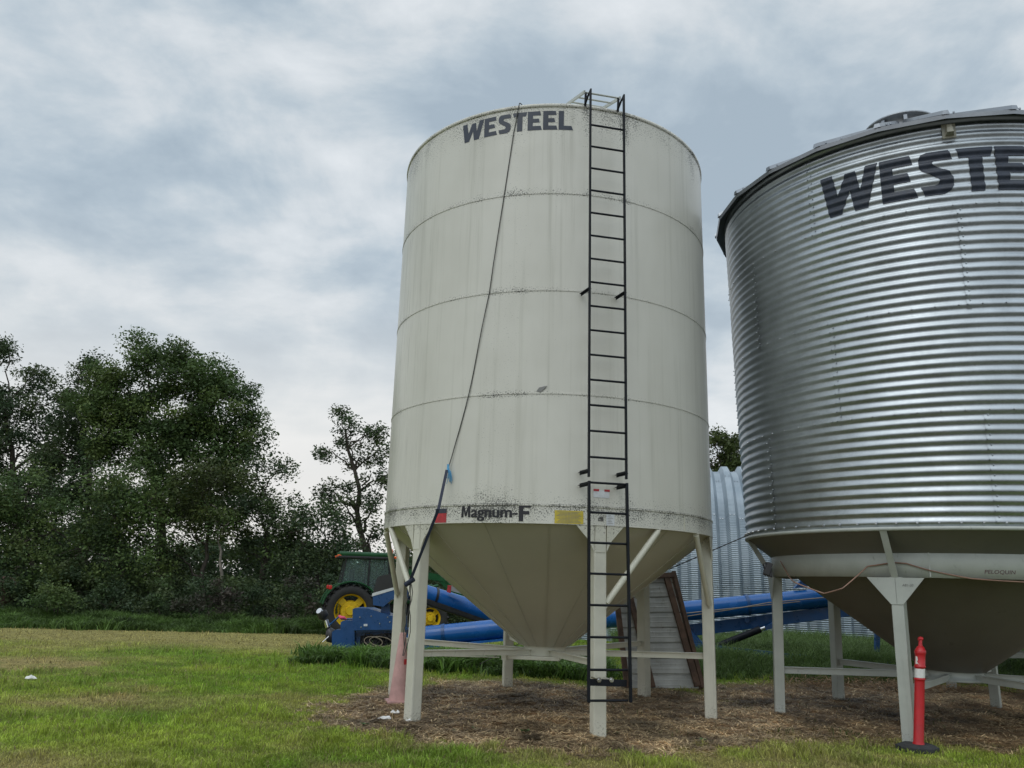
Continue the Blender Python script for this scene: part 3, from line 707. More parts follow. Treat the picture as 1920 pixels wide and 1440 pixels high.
    for i in range(6):
        a = PH2-i*math.pi/3; x = Vector((math.cos(a), math.sin(a), 0)); y = Vector((-math.sin(a), math.cos(a), 0)); w = .13
        P = pol(c, RL-.03, a, 0)
        mb = MB(); mb.beam(P+Vector((0, 0, -.1))+x*.05, P+Vector((0, 0, zl)), w, w, up=x, bev=.008); leg = mb.build('leg', MT['grey_leg'], t)
        mb = MB()
        for s_ in (-1, 1):
            q = P+x*(w/2+.012)
            mb.prism([q+y*s_*.002+Vector((0, 0, zl-.004)), q+y*s_*.31+Vector((0, 0, zl-.004)), q+y*s_*(w/2)+Vector((0, 0, 1.50)), q+y*s_*.002+Vector((0, 0, 1.50))], x, .008)
        mb.build('gusset', GR, leg)
        mb = MB(); p, q = pol(c, R-.06, a, ZB2-.03), pol(c, RL+.035, a, zl-.02); mb.beam(p, q, .075, .012, up=y.cross(q-p)); mb.beam(p-x*.03, q-x*.03, .012, .06, up=x)
        mb.build('strut', GR, t)
        mb = MB(); p, q = pol(c, RL-.04, a, .57), pol(c, .30, a, .60); mb.beam(p, q, .008, .085); mb.beam(p+Vector((0, 0, .04)), q+Vector((0, 0, .04)), .07, .007); mb.build('cross_brace', GR, t)
    # lettering laid over the corrugations
    bm, _ = letters_bm('WESTEEL', .555); wrap(bm, on_cyl(c, R, -139.4, 6.20, .0105, cprof), .06, PITCH_C/8).build('lettering', MT['navy'], t)
    bm = text_bm('PELOQUIN', .043, shear=.22, off=.006, xs=1.06); wrap(bm, on_cyl(c, RL, -108.4, 1.856, .015), .04).build('lettering', MT['pelo'], t)
    a = PH2; bm = text_bm('AB1-20', .028, shear=.2); x = Vector((math.cos(a), math.sin(a), 0)); y = Vector((-math.sin(a), math.cos(a), 0)); P = pol(c, RL-.03+w/2+.020, a, 1.70)+y*.07
    wrap(bm, lambda u, v: tuple(P+y*u+Vector((0, 0, v))), .5).build('lettering', MT['greyink'], t)
    return t
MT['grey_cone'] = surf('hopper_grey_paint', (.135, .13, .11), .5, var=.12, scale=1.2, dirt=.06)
MT['eave'] = surf('shaded_eave_steel', (.07, .08, .085), .6, .3)  # shade under the eave put into a dark, dull steel colour
bin2 = corrugated_bin()
def copy_tree(o, parent=None):
    q = o.copy(); COL.objects.link(q); q.parent = parent
    for ch in list(o.children):
        if ch.name.startswith('lettering') or ch.name.startswith('wall_vent'): continue
        copy_tree(ch, q)
    return q
b3 = copy_tree(bin2); b3.location = (10.35, 15.3, 0); b3.rotation_euler.z = R_(12)
b3['label'] = 'another grey hopper bin mostly hidden behind the corrugated bin at the right edge'

# cables round the corrugated bin
def cable(name, label, cat, pts, r, mat, sag=0, group=None):
    P = []
    for i in range(len(pts)-1):
        p, q = Vector(pts[i]), Vector(pts[i+1])
        for k in range(8): f = k/8; v = p.lerp(q, f); v.z -= sag*4*f*(1-f)*(p-q).length; P.append(v)
    P.append(Vector(pts[-1])); o = MB().path(P, r, 6).build(name, mat); return tag(o, label, cat, group)
c2 = BIN2
def bp(u, v, Y): return at(u, v, Y)
cable('extension_cord', 'faded orange cord looped along the grey band of the corrugated bin', 'cord',
      [pol(c2, RL2+.03, R_(-178), 2.0), pol(c2, RL2+.05, R_(-171), 1.80), at(1490, 1092, 9.75), at(1545, 1113, 9.5), at(1580, 1103, 9.3), pol(c2, RL2+.03, R_(-139), 1.92), pol(c2, RL2+.035, R_(-131.6), 1.965), pol(c2, RL2+.03, R_(-128), 1.955), pol(c2, RL2+.03, R_(-122), 1.88), pol(c2, RL2+.035, R_(-112), 1.80), pol(c2, RL2+.035, R_(-96), 1.775), pol(c2, RL2+.035, R_(-80), 1.79), pol(c2, RL2+.03, R_(-60), 1.80)], .008, MT['orangecable'], .008)
mb = MB(); q0 = at(1437, 1070, 9.95); rr = random.Random(5)
for k in range(5): mb.path([q0+Vector((rr.uniform(-.05, .05), -.05, rr.uniform(-.10, .10))) for _ in range(4)], .014, 6)
mb.box(q0+Vector((0, -.06, .02)), (.07, .05, .16), rot=Matrix.Rotation(.4, 3, 'Y'), bev=.01)
tag(mb.build('cord_coil', MT['plastic']), 'black clump of coiled cord and plug tied at the left end of the grey band', 'cord coil')
cable('guy_wire', 'thin dark wire strung from the corrugated bin down behind the cream bin', 'wire', [pol(c2, RW2+.01, R_(-176), 2.36), at(1185, 1097, 13.2), at(900, 1245, 14.)], .007, MT['rope'], .0)

# ================================================================== SMALL THINGS NEAR THE BINS
def traffic_cone():
    b = gnd(748, 1318); t = thing('traffic_cone', 'faded pink traffic cone standing between the two left legs of the cream bin', 'traffic cone', (b.x, b.y, 0))
    mb = MB(); mb.box((b.x, b.y, .025), (.36, .36, .03), rz=.3, bev=.01); mb.build('base', MT['cone_pink'], t)
    mb = MB(); mb.revolve([(.145, .035), (.14, .06), (.042, .90), (.036, .91), (.03, .905), (.03, .86)], (b.x, b.y), 32); mb.build('body', MT['cone_pink'], t)
    mb = MB(); mb.add([pol((b.x, b.y), .105, R_(-62), .50), pol((b.x, b.y), .105, R_(-32), .50), pol((b.x, b.y), .098, R_(-32), .57), pol((b.x, b.y), .098, R_(-62), .57)], [(0, 1, 2, 3)])
    mb.build('sticker', MT['post_red'], t)
traffic_cone()
def red_post():
    b = gnd(1722, 1408); c = (b.x, b.y); top = at(1726, 1192, b.y-.0)
    t = thing('delineator_post', 'red plastic delineator post with white band and black rubber base', 'delineator post', (b.x, b.y, 0), rz=0)
    lean = Vector((top.x-b.x, .0, 0))/top.z
    def ln(mb):
        mb.v = [(v[0]+lean.x*v[2], v[1], v[2]) for v in mb.v]; return mb
    mb = MB(); n = 8; pts = [(c[0]+.215*math.cos(R_(22.5+45*k)), c[1]+.02+.20*math.sin(R_(22.5+45*k))) for k in range(n)]
    vs = [(x, y, .0) for x, y in pts]+[(x, y, .045) for x, y in pts]+[(c[0]+(x-c[0])*.75, c[1]+(y-c[1])*.75, .07) for x, y in pts]
    mb.add(vs, [(i, (i+1) % n, n+(i+1) % n, n+i) for i in range(n)]+[(n+i, n+(i+1) % n, 2*n+(i+1) % n, 2*n+i) for i in range(n)]+[list(range(2*n, 3*n))]); mb.build('base', MT['rubberbase'], t)
    k = top.z/1.21
    mb = MB(); mb.revolve([(r, z*k) for r, z in [(.064, .05), (.058, .08), (.052, .10), (.051, .72), (.052, .735), (.058, .74), (.058, .752), (.052, .757), (.0505, .76), (.0505, .86), (.052, .865), (.059, .87), (.059, .885), (.052, .892), (.052, 1.0), (.055, 1.012), (.058, 1.02), (.058, 1.05), (.052, 1.058), (.036, 1.09), (.02, 1.10)]], c, 28)
    ln(mb).build('post', MT['post_red'], t)
    mb = MB(); mb.path([(c[0], c[1], 1.08*k), (c[0], c[1], 1.13*k), (c[0], c[1], 1.17*k), (c[0], c[1], 1.20*k)], .02, 10, rs=[.026, .020, .017, .010]); mb.cyl((c[0]-.022, c[1], 1.175*k), (c[0]+.022, c[1], 1.175*k), .020, n=10)
    ln(mb).build('handle', MT['post_red'], t)
    mb = MB(); mb.revolve([(.0525, .762*k), (.0525, .858*k)], c, 28); ln(mb).build('reflective_band', MT['reflect'], t)
    mb = MB(); P = lambda a, z: pol(c, .0545, R_(a), z*k)
    mb.add([P(-170, .905), P(-130, .905), P(-150, .935), P(-140, .95), P(-148, .985), P(-170, .99)], [(0, 1, 2, 3, 4, 5)]); ln(mb).build('sticker', MT['reflect'], t)
red_post()
def panel():
    bl, br = gnd(1186, 1292), gnd(1306, 1287); bl = Vector((bl.x, bl.y, 0)); br = Vector((3.28, 13.95, 0)); tl, tr = at(1150, 1080, 14.35), at(1262, 1077, 14.55)
    bl = Vector((2.0, 13.7, .02)); br.z = .02; n = (br-bl).cross(tl-bl).normalized()
    if n.y > 0: n = -n
    t = thing('leaning_panel', 'timber framed panel clad in white ribbed steel leaning behind the cream bin', 'panel', tuple(bl))
    def q(u, v, o=0): return bl.lerp(br, u).lerp(tl.lerp(tr, u), v)+n*o
    mb = MB(); vs = []; K = 120; 
    def h(v):
        m_ = (v*7.4+.2) % 1.0; return -.03 if m_ < .07 else (.004 if abs(m_-.4) < .04 or abs(m_-.7) < .04 else 0)
    for j in range(K+1):
        for i in range(9): vs.append(q(.04+.92*i/8, j/K, .0+h(j/K)+.006*math.sin(i*2.1+j*.13)))
    mb.add(vs, [(j*9+i, j*9+i+1, (j+1)*9+i+1, (j+1)*9+i) for j in range(K) for i in range(8)]); mb.build('steel_sheet', MT['sheet'], t)
    def bar(u0, v0, u1, v1, w=.09, d=.045, o=.03): m_ = MB(); m_.beam(q(u0, v0, o), q(u1, v1, o), w, d, up=n, bev=.004); m_.build('timber', MT['wood'], t)
    bar(1.0, 0, 1.0, 1.02, .07, .14, .0); bar(.93, .01, .86, .96, .10, .05, .045); bar(.0, 0, .0, 1.0); bar(.33, .0, .18, .97, .09, .05, .05); bar(.0, .97, 1.0, .985, .09, .05, .05)
panel()
def scraps():
    for i, (u, v, s_, lab) in enumerate([(722, 1352, .07, 'crumpled white scrap lying nearest left of the front leg on bare soil'), (741, 1341, .06, 'small white scrap wedged beside the left front leg'), (765, 1357, .045, 'tiny white scrap at the foot of the left front leg'), (57, 1276, .075, 'lone scrap of white paper out on the dry lawn at left')]):
        p = gnd(u, v); rr = random.Random(i); bm = bmesh.new(); bmesh.ops.create_icosphere(bm, subdivisions=2, radius=s_)
        for w in bm.verts: w.co = Vector((w.co.x*(1+rr.uniform(-.3, .4)), w.co.y*.6*(1+rr.uniform(-.4, .3)), max(-.01, w.co.z*.3*(1+rr.uniform(-1, 1.6)))))
        bm.verts.index_update(); mb = MB(); mb.add([w.co+Vector((p.x, p.y, .03)) for w in bm.verts], [[w.index for w in f.verts] for f in bm.faces]); bm.free()
        o = mb.build('litter_scrap', MT['reflect']); tag(o, lab, 'litter')
scraps()

# ================================================================== TRACTOR
def tractor():
    A = at(656, 1148, 24.2); B = at(806, 1161, 24.8); hd = math.atan2(B.y-A.y, B.x-A.x); wb = math.hypot(B.x-A.x, B.y-A.y)
    t = thing('tractor', 'green tractor with yellow wheels and a front loader parked behind the blue auger', 'tractor', (A.x, A.y, 0), rz=hd)
    # local frame: x forward, y to the far side, origin under the near rear wheel
    GRN, BLK, YEL = MT['green'], MT['plastic'], MT['tractyellow']
    def wheel(x, y, R, w, rim):
        s_ = 1 if y > .5 else -1
        mb = MB(); prof = [(rim, -w*.42), (rim+.04, -w*.5), (R*.93, -w*.5), (R*.975, -w*.40), (R*.975, w*.40), (R*.93, w*.5), (rim+.04, w*.5), (rim, w*.42)]
        n = 48; vs = []
        for r, yy in prof:
            for k in range(n): a = 2*math.pi*k/n; vs.append((x+r*math.cos(a), y+yy, R+r*math.sin(a)))
        mb.add(vs, [(j*n+i, j*n+(i+1) % n, (j+1)*n+(i+1) % n, (j+1)*n+i) for j in range(len(prof)-1) for i in range(n)], 0, True)
        K = 22
        for k in range(K):
            for hs in (-1, 1):
                a = 2*math.pi*(k+(.5 if hs > 0 else 0))/K; c_ = Vector((x+R*.985*math.cos(a), y+hs*w*.25, R+R*.985*math.sin(a)))
                rot = Matrix.Rotation(-a+math.pi/2, 3, 'Y') @ Matrix.Rotation(hs*.6, 3, 'Z'); mb.box(c_, (.05, w*.58, .06), rot=rot)
        wh = mb.build('wheel', MT['rubber'], t, local=True)
        mb = MB(); prof = [(rim+.02, -w*.44), (rim+.015, -w*.30), (rim-.04, -w*.22), (rim-.05, w*.40), (rim+.02, w*.44)]; vs = []
        for r, yy in prof:
            for k in range(n): a = 2*math.pi*k/n; vs.append((x+r*math.cos(a), y+yy, R+r*math.sin(a)))
        mb.add(vs, [(j*n+i, j*n+(i+1) % n, (j+1)*n+(i+1) % n, (j+1)*n+i) for j in range(len(prof)-1) for i in range(n)], 0, True)
        rm = mb.build('rim', YEL, wh, local=True)
        mb = MB(); yy = y-w*.12
        mb.cyl((x, yy+.05, R), (x, yy-.03, R), rim*.62, rim*.55, 32); mb.cyl((x, yy-.03, R), (x, yy-.13, R), rim*.30, rim*.26, 24)
        for k in range(4):
            a = math.pi/4+k*math.pi/2; c_ = Vector((x+rim*.74*math.cos(a), yy+.02, R+rim*.74*math.sin(a))); mb.box(c_, (rim*.50, .02, rim*.42), rot=Matrix.Rotation(-a, 3, 'Y'))
        for k in range(8): a = k*math.pi/4; q = Vector((x+rim*.42*math.cos(a), yy-.03, R+rim*.42*math.sin(a))); mb.cyl(q, q+Vector((0, -.02, 0)), .018, n=6)
        mb.build('hub', YEL, wh, local=True)
    RR, FR = .72, .54
    wheel(0, 0, RR, .42, .47); wheel(0, 1.45, RR, .42, .47); wheel(wb, .05, FR, .32, .31); wheel(wb, 1.4, FR, .32, .31)
    def B_(name, mat, c, s_, bev=.02, par=None, rot=None): mb = MB(); mb.box(c, s_, bev=bev, rot=rot); return mb.build(name, mat, par or t, local=True)
    B_('chassis', BLK, (wb*.5, .72, .72), (wb+.5, .42, .40)); hood = B_('hood', GRN, (wb*.5+.62, .72, 1.18), (1.75, .68, .52), .07)
    B_('grille', BLK, (wb*.5+1.50, .72, 1.12), (.04, .5, .4), .01, hood)
    mb = MB(); mb.cyl((wb*.5+.1, 1.02, 1.4), (wb*.5+.1, 1.02, 2.15), .04, n=12); mb.build('exhaust', BLK, t, local=True)
    for y0, nm in ((-.23, 0), (1.23, 1)):          # fenders
        mb = MB(); vs = []; n = 14
        for k in range(n+1):
            a = R_(168-k*(168-20)/n); r = RR+.09
            for yy in (y0, y0+.46): vs += [(r*math.cos(a), yy, RR+r*math.sin(a)), ((r+.03)*math.cos(a), yy, RR+(r+.03)*math.sin(a))]
        for k in range(n):
            o = 4*k; mb.add([vs[o+j] for j in range(8)], [(0, 4, 6, 2), (1, 3, 7, 5), (0, 1, 5, 4), (2, 6, 7, 3)], 0, False)
        fd = mb.build('fender', GRN, t, local=True)
        B_('tail_light', MT['lens_red'], (-.62, y0+.12, 1.36), (.10, .16, .12), .03, fd)
    # cab
    x0, x1, y0, y1, zb, zt = -.30, 1.12, .12, 1.33, 1.05, 2.24
    B_('cab_floor', BLK, ((x0+x1)/2, .72, 1.0), (x1-x0, 1.1, .16))
    roof = B_('cab_roof', GRN, ((x0+x1)/2-.04, .72, 2.34), (1.62, 1.35, .13), .05); B_('roof_trim', BLK, ((x0+x1)/2-.04, .72, 2.245), (1.66, 1.38, .07), .02, roof)
    for yy in (.10, 1.34):
        B_('work_lamp', MT['lens_amber'], (x0-.12, yy, 2.275), (.12, .10, .07), .02, roof); B_('work_lamp', MT['lens_amber'], (x1+.12, yy, 2.275), (.1, .10, .07), .02, roof)
    mb = MB(); mb.cyl((x1, .2, 2.40), (x1, .2, 2.52), .05, .04, 12); mb.build('beacon', MT['lens_amber'], roof, local=True)
    ps = {}
    for yy in (y0, y1):
        for key, xb_, xt in (('r', x0-.08, x0+.10), ('m', .48, .48), ('f', x1+.06, x1-.08)):
            mb = MB(); mb.beam((xb_, yy, zb), (xt, yy, zt), .05, .05, up=(1, 0, 0)); mb.build('cab_pillar', BLK, t, local=True); ps[(key, yy)] = (xb_, xt)
    gs = []
    for yy in (y0, y1):
        for a, b in (('r', 'm'), ('m', 'f')):
            A_, B2 = ps[(a, yy)], ps[(b, yy)]; mb = MB(); mb.prism([(A_[0]+.02, yy, zb), (B2[0]-.02, yy, zb), (B2[1]-.02, yy, zt), (A_[1]+.02, yy, zt)], (0, 1, 0), .006); mb.build('window', MT['glass'], t, local=True)
    for x_b, x_t in ((x0-.08, x0+.10), (x1+.06, x1-.08)): mb = MB(); mb.prism([(x_b, y0+.02, zb), (x_b, y1-.02, zb), (x_t, y1-.02, zt), (x_t, y0+.02, zt)], (1, 0, 0), .006); mb.build('window', MT['glass'], t, local=True)
    mb = MB(); mb.box((.22, .72, 1.28), (.45, .5, .14), bev=.05); mb.box((.02, .72, 1.62), (.14, .48, .62), bev=.05); mb.build('seat', BLK, t, local=True)
    mb = MB(); mb.path([(.80, .72, 1.1), (.68, .72, 1.5)], .03); mb.cyl((.67, .72, 1.50), (.65, .72, 1.53), .19, n=20); mb.build('steering_wheel', BLK, t, local=True)
    B_('mirror', BLK, (x1+.22, -.12, 1.95), (.05, .18, .26), .02)
    # loader: post, boom, linkage and carrier plate
    for yy in (.18, 1.26):
        mb = MB(); Y0 = yy; mb.prism([(1.35, Y0, .8), (1.62, Y0, .8), (1.60, Y0, 1.95), (1.42, Y0, 1.95)], (0, 1, 0), .08)
        mb.prism([(1.40, Y0, 1.98), (1.45, Y0, 1.84), (2.9, Y0, 1.60), (3.10, Y0, 1.70), (2.95, Y0, 1.78)], (0, 1, 0), .10)
        mb.prism([(2.80, Y0, 1.62), (3.10, Y0, 1.72), (4.15, Y0, .62), (3.92, Y0, .48)], (0, 1, 0), .10)
        mb.cyl((1.5, Y0, 1.2), (2.6, Y0, 1.50), .045, n=10); mb.cyl((2.9, Y0+.0, 1.85), (3.9, Y0, .98), .04, n=10)
        mb.build('loader_arm', GRN, t, local=True)
    mb = MB(); mb.prism([(3.55, .72, .98), (4.25, .72, .98), (4.35, .72, .40), (3.80, .72, .35)], (0, 1, 0), 1.35)
    for k in range(5): mb.cyl((3.75+.11*k, .02, .55+.07*k), (3.75+.11*k, .04, .55+.07*k), .02, n=8)
    mb.build('loader_carrier', GRN, t, local=True)
tractor()

# ================================================================== BLUE GRAIN AUGER
def auger():
    Y = 19.0; B, BL = MT['blue'], MT['bluelt']
    t = thing('grain_auger', 'long blue grain auger with intake hopper lying low behind both bins', 'grain auger', (-3.3, Y, 0))
    def P(u, v, y=Y): return at(u, v, y)
    def plate(name, mat, pts, y=Y, th=.5, par=None): mb = MB(); mb.prism([P(u, v, y) for u, v in pts], (0, 1, 0), th); return mb.build(name, mat, par or t)
    # gearbox and hopper at the left end
    plate('chain_guard', B, [(626, 1222), (626, 1184), (632, 1180), (642, 1180), (642, 1166), (647, 1163), (665, 1163), (668, 1166), (668, 1223)], Y-.1, .42)
    h = plate('hopper', B, [(668, 1180), (668, 1141), (672, 1139), (697, 1140), (738, 1153), (760, 1156), (760, 1178)], Y, .9)
    mb = MB()
    for u, v in ((675, 1157), (696, 1155), (712, 1169), (731, 1166), (727, 1157), (677, 1176)): q = P(u, v, Y-.455); mb.cyl(q, q+Vector((0, -.015, 0)), .013, n=8)
    mb.build('bolt', MT['chrome'], h); plate('data_plate', MT['paper'], [(682, 1174), (682, 1170), (689, 1170), (689, 1174)], Y-.455, .01, h)
    plate('hopper_base', B, [(668, 1222), (668, 1184), (760, 1178), (800, 1180), (800, 1214), (740, 1216)], Y+.1, .6)
    plate('frame_rail', B, [(668, 1186), (668, 1181), (765, 1176), (765, 1181)], Y-.3, .12)
    plate('recess_shade', MT['black'], [(674, 1216), (676, 1192), (750, 1186), (750, 1213)], Y-.21, .03)  # flat black sheet added for the shade in the recess behind the hoses
    plate('side_cover', B, [(703, 1134), (702, 1118), (741, 1106), (762, 1102), (762, 1122), (737, 1124), (722, 1137)], Y-.2, .5)
    cap = plate('hopper_cover', MT['plastic'], [(704, 1111), (711, 1084), (717, 1080), (738, 1076), (756, 1079), (762, 1100)], Y-.1, .7)
    plate('cover_trim', MT['paper'], [(702, 1118), (703, 1112), (742, 1101), (762, 1097), (762, 1101), (742, 1106)], Y-.1, .72, cap)
    plate('support_bracket', B, [(714, 1150), (716, 1137), (730, 1132), (732, 1153)], Y-.2, .1)
    mb = MB(); rg = random.Random(12)
    for k in range(9):
        s0 = (rg.uniform(675, 690), rg.uniform(1190, 1210)); pts = [P(*s0, Y-.30)]
        for j in range(1, 10): pts.append(P(s0[0]+j*rg.uniform(5.5, 8), 1200+11*math.sin(j*.9+k)+rg.uniform(-4, 4), Y-.32+rg.uniform(-.03, .03)))
        mb.path(pts, .013, 5)
    mb.build('hose_bundle', MT['plastic'], t)
    mb = MB()
    for k in range(2):
        pts = [P(700+14*k+ (17+4*k)*math.cos(a), 1203+9*math.sin(a)+.12*(17*math.cos(a)), Y-.36) for a in np.linspace(0, 6.5, 22)]; mb.path(pts, .011, 5)
    mb.build('coiled_line', MT['tan_wire'], t)
    # drive shaft
    mb = MB(); mb.path([P(603, 1148), P(607, 1156), P(609, 1160)], .1, 16, rs=[.115, .12, .075]); mb.path([P(609, 1160), P(614, 1174), P(618, 1183)], .055, 12, rs=[.055, .05, .045])
    mb.path([P(616, 1180), P(620, 1186), P(622, 1197), P(628, 1200)], .1, 12, rs=[.07, .13, .14, .08]); sh = mb.build('drive_shaft', MT['plastic'], t)
    mb = MB(); mb.cyl(P(598, 1145, Y-.05), P(601, 1148), .07, n=14); mb.cyl(P(611, 1163), P(615, 1176), .058, n=12); mb.path([P(622, 1188, Y-.1), P(605, 1204, Y-.15)], .012, 6); mb.build('shaft_collar', MT['chrome'], sh)
    mb = MB(); mb.path([P(640, 1161, Y-.2), P(668, 1160, Y-.2)], .02, 6); mb.path([P(618, 1172, Y-.1), P(635, 1157, Y-.15), P(641, 1160, Y-.2)], .022, 6); mb.build('lever', B, t)
    mb = MB(); mb.path([P(635, 1154, Y-.25), P(639, 1158, Y-.27), P(645, 1158, Y-.27), P(650, 1161, Y-.25)], .03, 7, rs=[.02, .04, .03, .012]); mb.build('rag', MT['pink'], t)
    # main tube
    a, b = P(760, 1196), P(1562, 1119, 18.6); d = (b-a).normalized()
    mb = MB(); mb.cyl(a, b, .215, n=40); tb = mb.build('main_tube', BL, t)
    for f in (.09, .30, .62, .80): q = a.lerp(b, f); mb = MB(); mb.cyl(q-d*.035, q+d*.035, .232, n=40); mb.build('tube_band', B, tb)
    mb = MB(); mb.beam(a+d*.3+Vector((0, -.05, -.235)), a+d*3.0+Vector((0, -.05, -.235)), .3, .05); mb.build('tube_flange', BL, t)
    mb = MB(); mb.cyl(b, b+d*.5, .235, n=40); mb.build('discharge_head', B, tb)
    # truss beam, lift arm, axle frame, ram
    mb = MB(); mb.beam(P(1275, 1184, 18.9), P(1640, 1138, 18.5), .14, .26, bev=.01); tr_ = mb.build('lift_arm', B, t)
    for u, v in ((1400, 1163), (1437, 1160)): q = P(u, v, 18.74-.07); mb = MB(); mb.cyl(q+Vector((0, -.02, 0)), q+Vector((0, .02, 0)), .055, n=16); mb.build('pin_cap', B, tr_)
    mb = MB(); mb.beam(P(1285, 1180, 18.8), P(1325, 1222, 18.6), .1, .16); mb.build('brace_arm', B, t)
    mb = MB(); mb.beam(P(1240, 1206, 18.7), P(1460, 1230, 17.6), .10, .15); mb.beam(P(1460, 1230, 17.6), P(1720, 1252, 16.8), .10, .13); mb.build('axle_frame', B, t)
    mb = MB(); mb.cyl(P(1340, 1214, 18.3), P(1425, 1180, 18.3), .075, n=20); rm = mb.build('hydraulic_ram', MT['black'], t)
    mb = MB(); mb.cyl(P(1423, 1181, 18.3), P(1434, 1177, 18.3), .04, n=12); mb.build('ram_rod', MT['chrome'], rm)
    plate('ram_bracket', B, [(1432, 1182), (1436, 1172), (1452, 1166), (1452, 1176)], 18.5, .12)
    plate('cable_bracket', B, [(1488, 1103), (1502, 1086), (1507, 1086), (1512, 1101)], 18.6, .12)
    mb = MB(); mb.beam(P(1645, 1180, 18.), P(1644, 1222, 18.), .09, .09); mb.build('frame_post', B, t)
    for k, pts in enumerate(([(1285, 1156), (1370, 1143), (1440, 1130), (1550, 1120)], [(1285, 1150), (1350, 1143), (1500, 1128)])):
        mb = MB(); mb.path([P(u, v, 18.35) for u, v in pts], .011, 5); mb.build('wire', MT['tan_wire'], t)
    # swing-out feeder tube
    a, b = P(752, 1101, 19.6), P(935, 1158, 20.6); d = (b-a).normalized()
    mb = MB(); mb.cyl(a, b, .235, n=36); ft = mb.build('feeder_tube', BL, t)
    mb = MB(); mb.beam(a+Vector((.2, .0, -.2)), b+Vector((0, 0, -.2)), .34, .14, bev=.03); mb.build('rubber_belt', MT['rubber'], ft)
    q = a.lerp(b, .33); mb = MB(); mb.cyl(q-d*.03, q+d*.03, .25, n=36); mb.build('tube_band', MT['plastic'], ft)
    plate('control_box', MT['screen_grey'], [(846, 1108), (847, 1098), (870, 1103), (868, 1114)], 19.75, .16)
    plate('box_end', MT['red'], [(838, 1110), (840, 1097), (847, 1098), (845, 1112)], 19.75, .17); plate('box_end', MT['red'], [(868, 1116), (870, 1104), (880, 1108), (878, 1118)], 19.75, .17)
auger()

# ================================================================== QUONSET
def quonset():
    base = Vector((-.62, 26.1, 0)); u_ = Vector((math.cos(R_(-12)), math.sin(R_(-12)), 0)); n_ = Vector((-u_.y, u_.x, 0))
    L = 25.0; per = .605; hw = 5.4; hs = 1.7; hr = 4.15
    t = thing('quonset_hut', 'arched galvanised steel quonset shed with deep ribs behind the bins', 'shed', tuple(base))
    # arch profile: straight foot, then a half ellipse; (offset across, height, arc length)
    pr = [(0., 0.), (0., .6), (0., 1.2), (0., hs)]
    for k in range(1, 60): a = math.pi*k/60; pr.append((hw-hw*math.cos(a), hs+hr*math.sin(a)))
    pr += [(2*hw, hs), (2*hw, 0)]
    nr = []
    for i in range(len(pr)):
        p, q = pr[max(0, i-1)], pr[min(len(pr)-1, i+1)]; dx, dz = q[0]-p[0], q[1]-p[1]; m_ = math.hypot(dx, dz); nr.append((-dz/m_, dx/m_))
    s_ = [0]
    for i in range(1, len(pr)): s_.append(s_[-1]+math.hypot(pr[i][0]-pr[i-1][0], pr[i][1]-pr[i-1][1]))
    rib = [(0, 0.), (.20, 0.), (.31, .19), (.50, .19), (.605, 0.)]; V = []; UV = []; nrib = int(L/per)
    cols = []
    for k in range(nrib):
        for j in range(4): cols.append((k*per+rib[j][0], rib[j][1]))
    cols.append((nrib*per, 0.))
    mb = MB(); uvs = {}
    for (xx, dep) in cols:
        for i, (o_, z_) in enumerate(pr): V.append(base+u_*xx+n_*(o_+nr[i][0]*dep)+Vector((0, 0, z_+nr[i][1]*dep))); UV.append((xx, s_[i] if s_[i] < s_[-1]/2 else s_[-1]-s_[i]))
    m_ = len(pr); mb.add(V, [(c_*m_+i, (c_+1)*m_+i, (c_+1)*m_+i+1, c_*m_+i+1) for c_ in range(len(cols)-1) for i in range(m_-1)], 0, False)
    it = iter(UV); sh = mb.build('arch_shell', MT['quonset'], t, uvfun=lambda v: next(it))
    for q in range(3):          # rows of bolts where the sheets overlap
        mb = MB(); i = min(range(len(pr)), key=lambda i: abs(s_[i]-(1.8+2.15*q)))
        for k in range(nrib):
            for j in (0.04, .12, .34, .46): 
                dep = .19 if j > .3 else 0; p = base+u_*(k*per+j)+n_*(pr[i][0]+nr[i][0]*(dep+.005))+Vector((0, 0, pr[i][1]+nr[i][1]*(dep+.005))); mb.cyl(p, p+(n_*nr[i][0]+Vector((0, 0, nr[i][1])))*.02, .018, n=5)
        mb.build('bolt_row', MT['galvrust'], sh)
    mb = MB(); e = [base+n_*(o_+.02)+u_*.05+Vector((0, 0, z_)) for o_, z_ in pr]; mb.prism(e, u_, .04); mb.build('end_wall', MT['galvroof'], t)
quonset()

# ================================================================== TREES
def leaves(name, cen, rad, nper, size, cols, parent=None, flat=.75, seed=0, mat='leaf', droop=.3, rag=1.0):
    r = np.random.default_rng(seed); nper = int(nper*1.6); size = size*.82; n = len(cen); N_ = n*nper
    C_ = np.repeat(np.asarray(cen), nper, 0); ra = np.repeat(np.asarray(rad), nper)
    d = r.normal(size=(N_, 3)); d /= np.linalg.norm(d, axis=1, keepdims=True)
    rr = (r.random(N_)**.55)*rag; P = C_+d*(ra*rr)[:, None]*np.array([1, 1, flat])
    a = r.normal(size=(N_, 3)); a[:, 2] = a[:, 2]*.5-droop; a /= np.linalg.norm(a, axis=1, keepdims=True)
    b = np.cross(a, r.normal(size=(N_, 3))); b /= np.linalg.norm(b, axis=1, keepdims=True)
    s_ = size*(.5+1.0*r.random(N_)**1.5)[:, None]
    V = np.stack([P-a*s_*.5, P+b*s_*.26, P+a*s_*.5, P-b*s_*.26], 1).reshape(-1, 3)
    cc = np.asarray(cols)[np.repeat(r.integers(0, len(cols), n), nper)]*(.75+.5*np.repeat(r.random(n), nper))[:, None]*(.7+.6*r.random(N_))[:, None]
    F_ = np.arange(4*N_).reshape(-1, 4)
    return np_mesh(name, V, F_, MT[mat], np.repeat(cc, 4, 0), parent)
GREENS = [(.066, .112, .034), (.086, .136, .038), (.056, .095, .034), (.112, .158, .044)]
